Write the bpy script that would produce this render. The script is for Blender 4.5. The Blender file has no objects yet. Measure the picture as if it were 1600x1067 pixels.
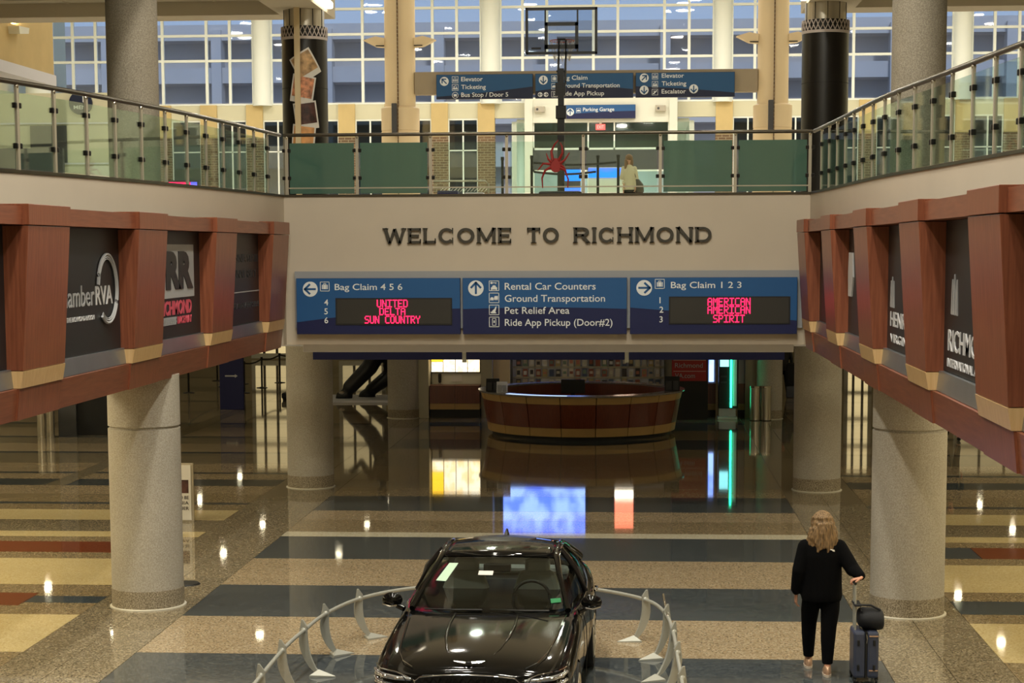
import bpy, math, random
from mathutils import Vector, Matrix
random.seed(7)
SC = bpy.context.scene
COL = SC.collection
R = math.radians

# ---------------------------------------------------------------- camera
cam_data = bpy.data.cameras.new('camera')
cam = bpy.data.objects.new('camera', cam_data)
COL.objects.link(cam)
F_PX = 2900.0
cam_data.sensor_width = 36.0
cam_data.lens = 36.0 * F_PX / 1600.0
cam_data.shift_y = 156.5 / 1600.0
cam_data.clip_end = 600
yaw = math.atan(200 / F_PX * math.cos(math.atan(300 / F_PX)))
pitch = math.atan(302 / F_PX)
roll = 0.0036
fw = Vector((-math.sin(yaw) * math.cos(pitch), math.cos(yaw) * math.cos(pitch), -math.sin(pitch)))
rt = Vector((math.cos(yaw), math.sin(yaw), 0))
up = rt.cross(fw)
r2 = rt * math.cos(roll) - up * math.sin(roll)
u2 = up * math.cos(roll) + rt * math.sin(roll)
M = Matrix((r2, u2, -fw)).transposed().to_4x4()
M.translation = Vector((0, 0, 4.48))
cam.matrix_world = M
SC.camera = cam

# ---------------------------------------------------------------- view, world, big lights
SC.view_settings.view_transform = 'Standard'
SC.view_settings.look = 'None'
SC.view_settings.gamma = 1.0
SC.view_settings.exposure = 0.0
SC.view_settings.use_curve_mapping = False
try:
    SC.cycles.use_denoising = True
    SC.cycles.max_bounces = 8
    SC.cycles.transparent_max_bounces = 24
    SC.cycles.sample_clamp_indirect = 6.0
except Exception:
    pass

W = bpy.data.worlds.new('dusk_sky')
SC.world = W
W.use_nodes = True
wn = W.node_tree
wn.nodes.clear()
wo = wn.nodes.new('ShaderNodeOutputWorld')
wb = wn.nodes.new('ShaderNodeBackground')
wr = wn.nodes.new('ShaderNodeValToRGB')
ws = wn.nodes.new('ShaderNodeSeparateXYZ')
wc = wn.nodes.new('ShaderNodeTexCoord')
wn.links.new(wc.outputs['Generated'], ws.inputs[0])
wn.links.new(ws.outputs['Z'], wr.inputs[0])
wr.color_ramp.elements[0].position = 0.0
wr.color_ramp.elements[0].color = (0.46, 0.58, 0.74, 1)
wr.color_ramp.elements[1].position = 0.5
wr.color_ramp.elements[1].color = (0.34, 0.48, 0.74, 1)
wn.links.new(wr.outputs[0], wb.inputs[0])
wb.inputs[1].default_value = 1.0
wn.links.new(wb.outputs[0], wo.inputs[0])


sun_d = bpy.data.lights.new('garage_fill_sun', 'SUN')  # added fill from the hall side, lightens the garage front outside
sun_d.energy = 1.3
sun_d.color = (0.86, 0.92, 1.0)
sun_d.angle = R(6)
sun_o = bpy.data.objects.new('garage_fill_sun', sun_d)
sun_o.rotation_euler = (R(62), 0, R(18))
COL.objects.link(sun_o)


def area(name, loc, size, power, color, rot=(0, 0, 0), sy=None, shape=None, spread=None):
    l = bpy.data.lights.new(name, 'AREA')
    l.energy = power
    l.color = color
    if sy:
        l.shape = 'RECTANGLE'; l.size = size; l.size_y = sy
    else:
        l.shape = shape or 'DISK'; l.size = size
    if spread:
        l.spread = spread
    o = bpy.data.objects.new(name, l)
    o.location = loc
    o.rotation_euler = rot
    COL.objects.link(o)
    return o


WARM = (1.0, 0.89, 0.60)
WARM2 = (1.0, 0.95, 0.80)
# atrium ceiling fixtures over the hall where the camera stands
for x, y, p in [(-3.4, 10, 430), (0.6, 10, 430), (-3.4, 15, 430), (0.6, 15, 430), (-3.2, 20.5, 430), (0.6, 20.5, 430), (-1.4, 4, 430)]:
    area('atrium_light', (x, y, 14.0), 0.7, p, WARM2)
# upper concourse behind the balustrade
for x in (-19, -12, -5, 2, 9, 16):
    for y, p in ((41, 200), (53, 270), (62, 370), (69, 330)):
        area('concourse_light', (x, y, 15.1), 0.7, p, (1.0, 0.95, 0.84))
# recessed lights in the low ceiling of the arrivals level
for y in (44, 50, 56, 62, 68, 75):
    for x, p in ((-9.2, 8), (-12.8, 16), (-16.4, 20), (8.6, 16), (12.4, 20)):
        area('downlight_lamp', (x, y, 4.86), 0.2, p * 0.55, WARM)
for y, p in ((12, 140), (17, 160), (22, 170), (27, 135), (32, 60), (37.5, 45)):  # added fill panels that brighten the lower floor, not fixtures of the ceiling
    area('floor_fill_panel', (-10.2, y, 4.86), 1.6, p, WARM)
    area('floor_fill_panel', (-15.0, y, 4.86), 1.6, p, WARM)
    area('floor_fill_panel', (7.2, y, 4.86), 1.6, p * .75, WARM)
    area('floor_fill_panel', (12.0, y, 4.86), 1.6, p * .9, WARM)
for x, y, p in ((-18.5, 41, 230), (-22, 51, 170), (14, 41, 180), (17, 51, 130)):  # more added fill, set wide so its floor reflections stay out of frame
    area('floor_fill_panel', (x, y, 4.86), 1.6, p, WARM)

# ---------------------------------------------------------------- materials


def c(r, g, b):
    def f(v):
        v /= 255.0
        return v / 12.92 if v <= 0.04045 else ((v + 0.055) / 1.055) ** 2.4
    return (f(r), f(g), f(b), 1)


def newmat(name):
    m = bpy.data.materials.new(name)
    m.use_nodes = True
    nt = m.node_tree
    return m, nt, nt.nodes['Principled BSDF']


def pm(name, col, rough=0.6, metal=0.0, spec=0.5, var=0.0, scale=8.0, bump=0.0, coat=0.0, stretch=(1, 1, 1), emis=None, estr=0.0, detail=4):
    m, nt, b = newmat(name)
    b.inputs['Base Color'].default_value = col
    b.inputs['Roughness'].default_value = rough
    b.inputs['Metallic'].default_value = metal
    b.inputs['Specular IOR Level'].default_value = spec
    b.inputs['Coat Weight'].default_value = coat
    b.inputs['Coat Roughness'].default_value = 0.05
    if emis:
        b.inputs['Emission Color'].default_value = emis
        b.inputs['Emission Strength'].default_value = estr
    if var or bump:
        tc = nt.nodes.new('ShaderNodeNewGeometry')
        mp = nt.nodes.new('ShaderNodeMapping')
        mp.inputs['Scale'].default_value = stretch
        nz = nt.nodes.new('ShaderNodeTexNoise')
        nz.inputs['Scale'].default_value = scale
        nz.inputs['Detail'].default_value = detail
        nt.links.new(tc.outputs['Position'], mp.inputs[0])
        nt.links.new(mp.outputs[0], nz.inputs['Vector'])
        if var:
            rp = nt.nodes.new('ShaderNodeValToRGB')
            rp.color_ramp.elements[0].position = 0.3
            rp.color_ramp.elements[1].position = 0.7
            rp.color_ramp.elements[0].color = [max(0, v * (1 - var)) for v in col[:3]] + [1]
            rp.color_ramp.elements[1].color = [min(1, v * (1 + var)) for v in col[:3]] + [1]
            nt.links.new(nz.outputs['Fac'], rp.inputs[0])
            nt.links.new(rp.outputs[0], b.inputs['Base Color'])
        if bump:
            bp = nt.nodes.new('ShaderNodeBump')
            bp.inputs['Strength'].default_value = bump
            bp.inputs['Distance'].default_value = 0.01
            nt.links.new(nz.outputs['Fac'], bp.inputs['Height'])
            nt.links.new(bp.outputs[0], b.inputs['Normal'])
    return m


def terrazzo(name, base, chipa, chipb, rough=0.042):
    """polished terrazzo: marble chips in a coloured matrix, buffed with a slight waviness"""
    m, nt, b = newmat(name)
    g = nt.nodes.new('ShaderNodeNewGeometry')
    vo = nt.nodes.new('ShaderNodeTexVoronoi')
    vo.inputs['Scale'].default_value = 55
    nt.links.new(g.outputs['Position'], vo.inputs['Vector'])
    sp = nt.nodes.new('ShaderNodeSeparateColor')
    nt.links.new(vo.outputs['Color'], sp.inputs[0])
    rp = nt.nodes.new('ShaderNodeValToRGB')
    rp.color_ramp.interpolation = 'CONSTANT'
    e = rp.color_ramp.elements
    e[0].position = 0; e[0].color = base
    e[1].position = 0.55; e[1].color = chipa
    k = e.new(0.8); k.color = chipb
    k = e.new(0.92); k.color = base
    nt.links.new(sp.outputs[0], rp.inputs[0])
    nz = nt.nodes.new('ShaderNodeTexNoise')
    nz.inputs['Scale'].default_value = 0.9
    nz.inputs['Detail'].default_value = 6
    nt.links.new(g.outputs['Position'], nz.inputs['Vector'])
    mx = nt.nodes.new('ShaderNodeMix')
    mx.data_type = 'RGBA'; mx.blend_type = 'MULTIPLY'
    mx.inputs[0].default_value = 0.25
    nt.links.new(rp.outputs[0], mx.inputs[6])
    nt.links.new(nz.outputs['Fac'], mx.inputs[7])
    nt.links.new(mx.outputs[2], b.inputs['Base Color'])
    b.inputs['Roughness'].default_value = rough
    b.inputs['IOR'].default_value = 1.55
    # gentle trowel waviness of the polish
    mp = nt.nodes.new('ShaderNodeMapping')
    mp.inputs['Scale'].default_value = (0.7, 3.4, 1)
    n2 = nt.nodes.new('ShaderNodeTexNoise')
    n2.inputs['Scale'].default_value = 0.45
    n2.inputs['Detail'].default_value = 1
    nt.links.new(g.outputs['Position'], mp.inputs[0])
    nt.links.new(mp.outputs[0], n2.inputs['Vector'])
    bp = nt.nodes.new('ShaderNodeBump')
    bp.inputs['Strength'].default_value = 0.05
    bp.inputs['Distance'].default_value = 0.01
    nt.links.new(n2.outputs['Fac'], bp.inputs['Height'])
    nt.links.new(bp.outputs[0], b.inputs['Normal'])
    return m


def woodmat(name, ca, cb, axis='z', rough=0.34):
    m, nt, b = newmat(name)
    g = nt.nodes.new('ShaderNodeNewGeometry')
    mp = nt.nodes.new('ShaderNodeMapping')
    mp.inputs['Scale'].default_value = (22, 22, 0.9) if axis == 'z' else (18, 1.2, 18)
    nz = nt.nodes.new('ShaderNodeTexNoise')
    nz.inputs['Scale'].default_value = 1.6
    nz.inputs['Detail'].default_value = 8
    nz.inputs['Roughness'].default_value = 0.62
    nt.links.new(g.outputs['Position'], mp.inputs[0])
    nt.links.new(mp.outputs[0], nz.inputs['Vector'])
    rp = nt.nodes.new('ShaderNodeValToRGB')
    rp.color_ramp.elements[0].position = 0.32; rp.color_ramp.elements[0].color = ca
    rp.color_ramp.elements[1].position = 0.68; rp.color_ramp.elements[1].color = cb
    nt.links.new(nz.outputs['Fac'], rp.inputs[0])
    nt.links.new(rp.outputs[0], b.inputs['Base Color'])
    b.inputs['Roughness'].default_value = rough
    return m


def speck(name, base, a, bcol, scale=70, rough=0.75):
    m, nt, b = newmat(name)
    g = nt.nodes.new('ShaderNodeNewGeometry')
    nz = nt.nodes.new('ShaderNodeTexNoise')
    nz.inputs['Scale'].default_value = scale
    nz.inputs['Detail'].default_value = 3
    nt.links.new(g.outputs['Position'], nz.inputs['Vector'])
    rp = nt.nodes.new('ShaderNodeValToRGB')
    e = rp.color_ramp.elements
    e[0].position = 0.36; e[0].color = a
    e[1].position = 0.64; e[1].color = bcol
    k = e.new(0.5); k.color = base
    nt.links.new(nz.outputs['Fac'], rp.inputs[0])
    n2 = nt.nodes.new('ShaderNodeTexNoise')
    n2.inputs['Scale'].default_value = 1.2
    n2.inputs['Detail'].default_value = 5
    nt.links.new(g.outputs['Position'], n2.inputs['Vector'])
    mx = nt.nodes.new('ShaderNodeMix')
    mx.data_type = 'RGBA'; mx.blend_type = 'MULTIPLY'
    mx.inputs[0].default_value = 0.3
    nt.links.new(rp.outputs[0], mx.inputs[6])
    nt.links.new(n2.outputs['Fac'], mx.inputs[7])
    nt.links.new(mx.outputs[2], b.inputs['Base Color'])
    b.inputs['Roughness'].default_value = rough
    return m


def brickmat(name):
    m, nt, b = newmat(name)
    g = nt.nodes.new('ShaderNodeNewGeometry')
    sp = nt.nodes.new('ShaderNodeSeparateXYZ')
    cb = nt.nodes.new('ShaderNodeCombineXYZ')
    nt.links.new(g.outputs['Position'], sp.inputs[0])
    nt.links.new(sp.outputs['X'], cb.inputs['X'])
    nt.links.new(sp.outputs['Z'], cb.inputs['Y'])
    br = nt.nodes.new('ShaderNodeTexBrick')
    br.inputs['Scale'].default_value = 1.0
    br.inputs['Brick Width'].default_value = 0.3
    br.inputs['Row Height'].default_value = 0.1
    br.inputs['Mortar Size'].default_value = 0.012
    br.inputs['Color1'].default_value = c(118, 92, 66)
    br.inputs['Color2'].default_value = c(92, 70, 50)
    br.inputs['Mortar'].default_value = c(150, 140, 115)
    nt.links.new(cb.outputs[0], br.inputs['Vector'])
    nt.links.new(br.outputs['Color'], b.inputs['Base Color'])
    b.inputs['Roughness'].default_value = 0.85
    return m


def glassmat(name, tint, refl=0.08, rough=0.02, body=0.0, bodycol=None):
    """thin architectural glass: tinted transparency + mirror reflection (+ optional film)"""
    m = bpy.data.materials.new(name)
    m.use_nodes = True
    nt = m.node_tree
    nt.nodes.clear()
    out = nt.nodes.new('ShaderNodeOutputMaterial')
    tr = nt.nodes.new('ShaderNodeBsdfTransparent')
    tr.inputs[0].default_value = tint
    gl = nt.nodes.new('ShaderNodeBsdfGlossy')
    gl.inputs['Roughness'].default_value = rough
    lw = nt.nodes.new('ShaderNodeLayerWeight')
    lw.inputs[0].default_value = 0.35
    mth = nt.nodes.new('ShaderNodeMath')
    mth.operation = 'MULTIPLY_ADD'
    mth.inputs[1].default_value = 0.3
    mth.inputs[2].default_value = refl
    nt.links.new(lw.outputs['Fresnel'], mth.inputs[0])
    first = tr
    if body > 0:
        df = nt.nodes.new('ShaderNodeBsdfDiffuse')
        df.inputs[0].default_value = bodycol
        mb = nt.nodes.new('ShaderNodeMixShader')
        mb.inputs[0].default_value = body
        nt.links.new(tr.outputs[0], mb.inputs[1])
        nt.links.new(df.outputs[0], mb.inputs[2])
        first = mb
    mx = nt.nodes.new('ShaderNodeMixShader')
    nt.links.new(mth.outputs[0], mx.inputs[0])
    nt.links.new(first.outputs[0], mx.inputs[1])
    nt.links.new(gl.outputs[0], mx.inputs[2])
    nt.links.new(mx.outputs[0], out.inputs[0])
    return m


def emit(name, col, s):
    m = bpy.data.materials.new(name)
    m.use_nodes = True
    nt = m.node_tree
    nt.nodes.clear()
    out = nt.nodes.new('ShaderNodeOutputMaterial')
    e = nt.nodes.new('ShaderNodeEmission')
    e.inputs[0].default_value = col
    e.inputs[1].default_value = s
    nt.links.new(e.outputs[0], out.inputs[0])
    return m


def emitnoise(name, ca, cb, s, scale=4.0):
    m = emit(name, ca, s)
    nt = m.node_tree
    e = [n for n in nt.nodes if n.type == 'EMISSION'][0]
    g = nt.nodes.new('ShaderNodeNewGeometry')
    nz = nt.nodes.new('ShaderNodeTexNoise')
    nz.inputs['Scale'].default_value = scale
    nt.links.new(g.outputs['Position'], nz.inputs['Vector'])
    rp = nt.nodes.new('ShaderNodeValToRGB')
    rp.color_ramp.elements[0].position = 0.42; rp.color_ramp.elements[0].color = ca
    rp.color_ramp.elements[1].position = 0.58; rp.color_ramp.elements[1].color = cb
    nt.links.new(nz.outputs['Fac'], rp.inputs[0])
    nt.links.new(rp.outputs[0], e.inputs[0])
    return m


MT = {}
MT['t_dark'] = terrazzo('terrazzo_slate', c(76, 82, 85), c(102, 108, 110), c(58, 63, 67))
MT['t_beige'] = terrazzo('terrazzo_beige', c(176, 156, 126), c(200, 184, 156), c(138, 120, 94))
MT['t_cream'] = terrazzo('terrazzo_cream', c(228, 208, 156), c(238, 220, 176), c(212, 190, 138))
MT['t_tan'] = terrazzo('terrazzo_tan', c(152, 134, 104), c(184, 168, 138), c(112, 96, 72))
MT['t_grey'] = terrazzo('terrazzo_taupe', c(136, 124, 102), c(176, 164, 140), c(92, 82, 66))
MT['t_white'] = terrazzo('terrazzo_white', c(222, 214, 188), c(234, 228, 208), c(204, 194, 166))
MT['t_red'] = terrazzo('terrazzo_red', c(132, 68, 44), c(150, 88, 62), c(104, 50, 34))
MT['t_blue'] = terrazzo('terrazzo_blue', c(72, 82, 92), c(96, 106, 114), c(52, 60, 70))
MT['divider'] = pm('brass_divider', c(170, 160, 130), 0.3, 0.6)
MT['concrete'] = speck('column_concrete', c(180, 173, 160), c(166, 158, 144), c(194, 188, 176))
MT['concrete_base'] = speck('column_terrazzo_base', c(150, 138, 116), c(112, 100, 80), c(186, 174, 152))
MT['concrete_shaded'] = speck('shaded_column_concrete', c(146, 137, 122), c(130, 121, 106), c(162, 153, 138))  # same concrete, darkened: shade on the upper columns is put into the colour
MT['caulk'] = pm('white_caulk', c(200, 195, 180), 0.7)
MT['wall'] = pm('warm_grey_plaster', c(190, 178, 162), 0.8, var=0.03, scale=1.0)
MT['wallgrey'] = pm('grey_sign_backing', c(150, 152, 156), 0.5)
MT['soffit'] = pm('soffit_grey', c(216, 216, 224), 0.6)
MT['navy'] = pm('navy_panel', c(20, 34, 104), 0.5)
MT['ceil'] = pm('ceiling_tile', c(214, 206, 188), 0.9, var=0.03, scale=30)
MT['beam'] = pm('beam_plaster', c(212, 202, 182), 0.85)
MT['wood'] = woodmat('cherry_wood', c(114, 62, 43), c(146, 86, 61))
MT['woodh'] = woodmat('cherry_wood_horizontal', c(112, 60, 43), c(142, 84, 60), axis='y')
MT['maple'] = woodmat('maple_band', c(206, 168, 116), c(222, 188, 138))
MT['alu'] = pm('brushed_aluminium', c(150, 154, 158), 0.32, 0.8, var=0.05, scale=3)
MT['steel'] = pm('stainless_steel', c(186, 178, 162), 0.34, 0.55)
MT['steel_br'] = pm('bright_steel', c(205, 200, 190), 0.18, 1.0)
MT['railgrey'] = pm('satin_handrail', c(96, 90, 80), 0.3, 0.9)
MT['clamp'] = pm('dark_glass_clamp', c(40, 38, 36), 0.35, 0.7)
MT['panelblack'] = pm('black_display_panel', c(28, 29, 32), 0.45)
MT['letter_dark'] = pm('dark_bronze_letter', c(62, 58, 50), 0.5, 0.2)
MT['lt_grey'] = pm('light_grey_print', c(165, 166, 170), 0.5)
MT['lt_grey2'] = pm('pale_print', c(200, 200, 204), 0.5)
MT['dim_grey'] = pm('dim_grey_print', c(52, 52, 56), 0.5)
MT['pink'] = pm('red_print', c(206, 80, 100), 0.5)
MT['signblue'] = pm('sign_mid_blue', c(26, 82, 138), 0.45)
MT['signnavy'] = pm('sign_dark_blue', c(8, 20, 72), 0.45)
MT['signblue2'] = pm('hanging_sign_blue', c(24, 78, 124), 0.45)
MT['signnavy2'] = pm('hanging_sign_navy', c(10, 24, 56), 0.45)
MT['signwhite'] = pm('sign_white', c(222, 226, 228), 0.5)
MT['led_off'] = pm('unlit_led_matrix', c(44, 42, 38), 0.5)
MT['black'] = pm('matt_black', c(14, 14, 15), 0.55)
MT['satin_black'] = pm('satin_black_metal', c(16, 16, 17), 0.35, 0.3)
MT['rubber'] = pm('tyre_rubber', c(20, 20, 21), 0.7)
MT['led_red'] = emit('red_led', (1.0, 0.02, 0.10, 1), 2.6)
MT['led_exit'] = emit('red_exit_light', (1.0, 0.06, 0.06, 1), 1.6)
MT['glass_clear'] = glassmat('clear_greenish_glass', (0.86, 0.95, 0.91, 1), 0.05)
MT['glass_green'] = glassmat('dark_green_film_glass', (0.42, 0.54, 0.48, 1), 0.10, 0.04, 0.72, c(80, 116, 104))
MT['glass_win'] = glassmat('window_glass', (0.84, 0.88, 0.94, 1), 0.03)
MT['glass_dim'] = glassmat('dark_window_glass', (0.30, 0.36, 0.38, 1), 0.2)
MT['glass_car'] = glassmat('car_glass', (0.62, 0.68, 0.65, 1), 0.05, 0.02)
MT['glass_board'] = glassmat('clear_backboard', (0.84, 0.88, 0.92, 1), 0.04)
MT['white'] = pm('white_painted', c(226, 226, 212), 0.6)
MT['mull'] = pm('white_mullion', c(236, 240, 232), 0.5)
MT['cream_wall'] = pm('pale_cream_wall', c(210, 206, 178), 0.8, var=0.03, scale=0.7)
MT['yellow_wall'] = pm('ochre_plaster', c(202, 178, 124), 0.85, var=0.05, scale=2.0)
MT['beige_col'] = pm('beige_column_panel', c(230, 208, 168), 0.55, var=0.03, scale=1.0)
MT['brick'] = brickmat('brown_brick')
MT['black_wrap'] = pm('black_vinyl_wrap', c(22, 19, 18), 0.3)
MT['lattice'] = pm('pale_lattice_print', c(196, 184, 180), 0.5)
MT['brushed'] = pm('steel_cap', c(190, 184, 172), 0.28, 0.9, var=0.15, scale=2, stretch=(3, 3, 0.3))
MT['paper'] = pm('white_photo_border', c(226, 222, 216), 0.6)
MT['carpaint'] = pm('black_car_paint', (0.004, 0.004, 0.004, 1), 0.07, 0.0, 0.32)
MT['chrome'] = pm('chrome', c(215, 215, 218), 0.08, 1.0)
MT['seat'] = pm('grey_leather', c(196, 204, 204), 0.6)
MT['interior'] = pm('dark_cabin_trim', c(34, 34, 36), 0.6)
MT['sticker'] = pm('mint_sticker', c(196, 224, 200), 0.6)
MT['green_st'] = pm('green_sticker', c(40, 130, 80), 0.6)
MT['lamp_lit'] = pm('headlight_lens', c(200, 205, 215), 0.1, 0.9)
MT['red_lamp'] = pm('red_lamp', c(120, 16, 20), 0.2)
MT['barrier'] = pm('silver_grey_coat', c(172, 172, 164), 0.42, 0.25)
MT['skin'] = pm('skin', c(206, 150, 124), 0.55)
MT['hair'] = pm('blonde_hair', c(126, 100, 68), 0.6, var=0.8, scale=34, bump=0.8, stretch=(3.0, 3.0, 0.35), detail=6)
MT['hair_br'] = pm('brown_hair', c(120, 84, 52), 0.6, var=0.3, scale=30, stretch=(3, 3, 0.4))
MT['knit'] = pm('black_fleece', c(4, 4, 6), 0.95, spec=0.15)
MT['shoe'] = pm('rose_gold_shoe', c(206, 168, 140), 0.35, 0.4)
MT['sole'] = pm('pale_sole', c(220, 206, 190), 0.6)
MT['case'] = pm('navy_hard_shell', c(58, 64, 84), 0.4, var=0.1, scale=6)
MT['nylon'] = pm('dark_nylon', c(16, 18, 26), 0.75, bump=0.3, scale=20)
MT['deskwood'] = woodmat('reddish_desk_veneer', c(92, 40, 22), c(112, 52, 30))
MT['deskmaple'] = pm('desk_maple_band', c(176, 142, 88), 0.5, var=0.06, scale=3)
MT['deskstone'] = pm('desk_top_stone', c(120, 112, 110), 0.2, var=0.2, scale=30)
MT['plaster_gr'] = pm('grey_green_wall', c(176, 170, 148), 0.8)
MT['redbanner'] = pm('red_banner', c(150, 34, 32), 0.6)
MT['darkpanel'] = pm('near_black_panel', c(12, 11, 11), 0.6)
MT['menu1'] = emitnoise('lit_menu_panel', (1.0, 0.72, 0.35, 1), (1.0, 0.90, 0.66, 1), 2.4, 7)
MT['menu2'] = emit('lit_yellow_panel', (1.0, 0.58, 0.03, 1), 2.6)
MT['screen_blue'] = emitnoise('blue_video_wall', (0.10, 0.20, 1.0, 1), (0.30, 0.48, 1.0, 1), 3.0, 2)
MT['screen_red'] = emit('red_video_panel', (1.0, 0.22, 0.12, 1), 3.2)
MT['screen_cyan'] = emit('cyan_screen', (0.3, 0.9, 0.95, 1), 2.2)
MT['neon'] = emit('green_light_strip', (0.02, 1.0, 0.46, 1), 9.0)
MT['lamp'] = emit('warm_lamp_glass', (1.0, 0.88, 0.66, 1), 7.0)
MT['lampcool'] = emit('cool_lamp_glass', (0.86, 0.96, 1.0, 1), 6.0)
MT['uv_blue'] = emitnoise('blue_purple_display', (0.02, 0.22, 1.0, 1), (0.28, 0.10, 1.0, 1), 2.2, 0.5)
MT['garage'] = pm('precast_garage', c(206, 200, 196), 0.8, var=0.05, scale=0.3)
MT['asphalt'] = pm('asphalt', c(70, 72, 76), 0.9)
MT['bluesign'] = pm('dark_blue_board', c(10, 18, 84), 0.5)
MT['statue'] = pm('black_bronze', c(18, 18, 20), 0.4, 0.2)
MT['spider'] = pm('dark_red_decal', c(140, 24, 20), 0.6)
MT['mint'] = pm('mint_lit_wall', c(214, 222, 208), 0.7)
MT['tile_dark'] = pm('dark_lobby_tile', c(70, 70, 72), 0.5)

# ---------------------------------------------------------------- mesh builder


class MB:
    def __init__(s):
        s.v = []; s.f = []

    def add(s, vs, fs):
        o = len(s.v)
        s.v += [tuple(p) for p in vs]
        s.f += [tuple(i + o for i in f) for f in fs]
        return s

    def box(s, x0, x1, y0, y1, z0, z1):
        return s.add([(x0, y0, z0), (x1, y0, z0), (x1, y1, z0), (x0, y1, z0), (x0, y0, z1), (x1, y0, z1), (x1, y1, z1), (x0, y1, z1)],
                     [(0, 3, 2, 1), (4, 5, 6, 7), (0, 1, 5, 4), (1, 2, 6, 5), (2, 3, 7, 6), (3, 0, 4, 7)])

    def hexa(s, b, t):
        """b and t are four corners each, counter-clockwise seen from above"""
        return s.add(list(b) + list(t), [(0, 3, 2, 1), (4, 5, 6, 7), (0, 1, 5, 4), (1, 2, 6, 5), (2, 3, 7, 6), (3, 0, 4, 7)])

    def lathe(s, prof, cx=0, cy=0, n=32, sy=1.0):
        vs = []; fs = []
        for r, z in prof:
            for i in range(n):
                a = 2 * math.pi * i / n
                vs.append((cx + r * math.cos(a), cy + sy * r * math.sin(a), z))
        for k in range(len(prof) - 1):
            for i in range(n):
                j = (i + 1) % n
                fs.append((k * n + i, k * n + j, (k + 1) * n + j, (k + 1) * n + i))
        fs.append(tuple(range(n - 1, -1, -1)))
        fs.append(tuple((len(prof) - 1) * n + i for i in range(n)))
        return s.add(vs, fs)

    def cyl(s, cx, cy, z0, z1, r, n=24, r2=None):
        return s.lathe([(r, z0), (r2 if r2 is not None else r, z1)], cx, cy, n)

    def tube(s, pts, r, n=10, closed=False, flat=1.0):
        P = [Vector(p) for p in pts]
        rr = r if isinstance(r, (list, tuple)) else [r] * len(P)
        vs = []; fs = []
        L = len(P)
        for i, p in enumerate(P):
            a = P[(i - 1) % L] if (closed or i > 0) else p
            b = P[(i + 1) % L] if (closed or i < L - 1) else p
            t = (b - a).normalized()
            ref = Vector((0, 0, 1)) if abs(t.z) < 0.9 else Vector((0, 1, 0))
            u = t.cross(ref).normalized(); w = u.cross(t).normalized()
            for k in range(n):
                an = 2 * math.pi * k / n
                vs.append(p + rr[i] * (math.cos(an) * u + math.sin(an) * w * flat))
        m = L if closed else L - 1
        for i in range(m):
            j = (i + 1) % L
            for k in range(n):
                q = (k + 1) % n
                fs.append((i * n + k, i * n + q, j * n + q, j * n + k))
        if not closed:
            fs.append(tuple(range(n - 1, -1, -1)))
            fs.append(tuple((L - 1) * n + k for k in range(n)))
        return s.add(vs, fs)

    def prism(s, poly, axis, a0, a1):
        """poly of (u,v); axis 'y': u=x v=z; 'x': u=y v=z; 'z': u=x v=y"""
        def mk(u, v, a):
            return {'y': (u, a, v), 'x': (a, u, v), 'z': (u, v, a)}[axis]
        n = len(poly)
        vs = [mk(u, v, a0) for u, v in poly] + [mk(u, v, a1) for u, v in poly]
        fs = [tuple(range(n)), tuple(range(2 * n - 1, n - 1, -1))] + [(i, n + i, n + (i + 1) % n, (i + 1) % n) for i in range(n)]
        return s.add(vs, fs)

    def loft(s, rings):
        n = len(rings[0])
        vs = [p for r in rings for p in r]
        fs = []
        for k in range(len(rings) - 1):
            for i in range(n):
                j = (i + 1) % n
                fs.append((k * n + i, k * n + j, (k + 1) * n + j, (k + 1) * n + i))
        fs.append(tuple(range(n - 1, -1, -1)))
        fs.append(tuple((len(rings) - 1) * n + i for i in range(n)))
        return s.add(vs, fs)

    def ell(s, cx, cy, cz, rx, ry, rz, n=16, m=10):
        rings = []
        for k in range(m + 1):
            a = -math.pi / 2 + math.pi * k / m
            q = max(math.cos(a), 0.02)
            rings.append([(cx + rx * q * math.cos(2 * math.pi * i / n), cy + ry * q * math.sin(2 * math.pi * i / n), cz + rz * math.sin(a)) for i in range(n)])
        return s.loft(rings)

    def ering(s, cx, cy, cz, rx, ry, n=20):
        return [(cx + rx * math.cos(2 * math.pi * i / n), cy + ry * math.sin(2 * math.pi * i / n), cz) for i in range(n)]

    def grid(s, rows):
        n = len(rows[0])
        vs = [p for r in rows for p in r]
        fs = []
        for k in range(len(rows) - 1):
            for i in range(n - 1):
                fs.append((k * n + i, k * n + i + 1, (k + 1) * n + i + 1, (k + 1) * n + i))
        return s.add(vs, fs)

    def wallpath(s, path, z0, z1, th, side=1):
        """vertical wall following plan path, thickened to one side"""
        P = [Vector((p[0], p[1], 0)) for p in path]
        off = []
        for i, p in enumerate(P):
            a = P[max(i - 1, 0)]; b = P[min(i + 1, len(P) - 1)]
            t = (b - a).normalized()
            off.append(p + Vector((-t.y, t.x, 0)) * th * side)
        rings = []
        for p, q in zip(P, off):
            rings.append([(p.x, p.y, z0), (q.x, q.y, z0), (q.x, q.y, z1), (p.x, p.y, z1)])
        return s.loft(rings)

    def build(s, name, mat, parent=None, local=False, smooth=None, bevel=0, sub=0, remesh=0, solid=0, recalc=True):
        me = bpy.data.meshes.new(name)
        off = Vector((0, 0, 0))
        if parent is not None and not local:
            q = parent
            while q is not None:
                off += q.location
                q = q.parent
        me.from_pydata([tuple(Vector(v) - off) for v in s.v], [], s.f)
        me.update()
        if recalc:
            import bmesh
            bm = bmesh.new(); bm.from_mesh(me)
            bmesh.ops.recalc_face_normals(bm, faces=bm.faces)
            bm.to_mesh(me); bm.free()
        me.materials.append(mat)
        o = bpy.data.objects.new(name, me)
        COL.objects.link(o)
        if parent is not None:
            o.parent = parent
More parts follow.
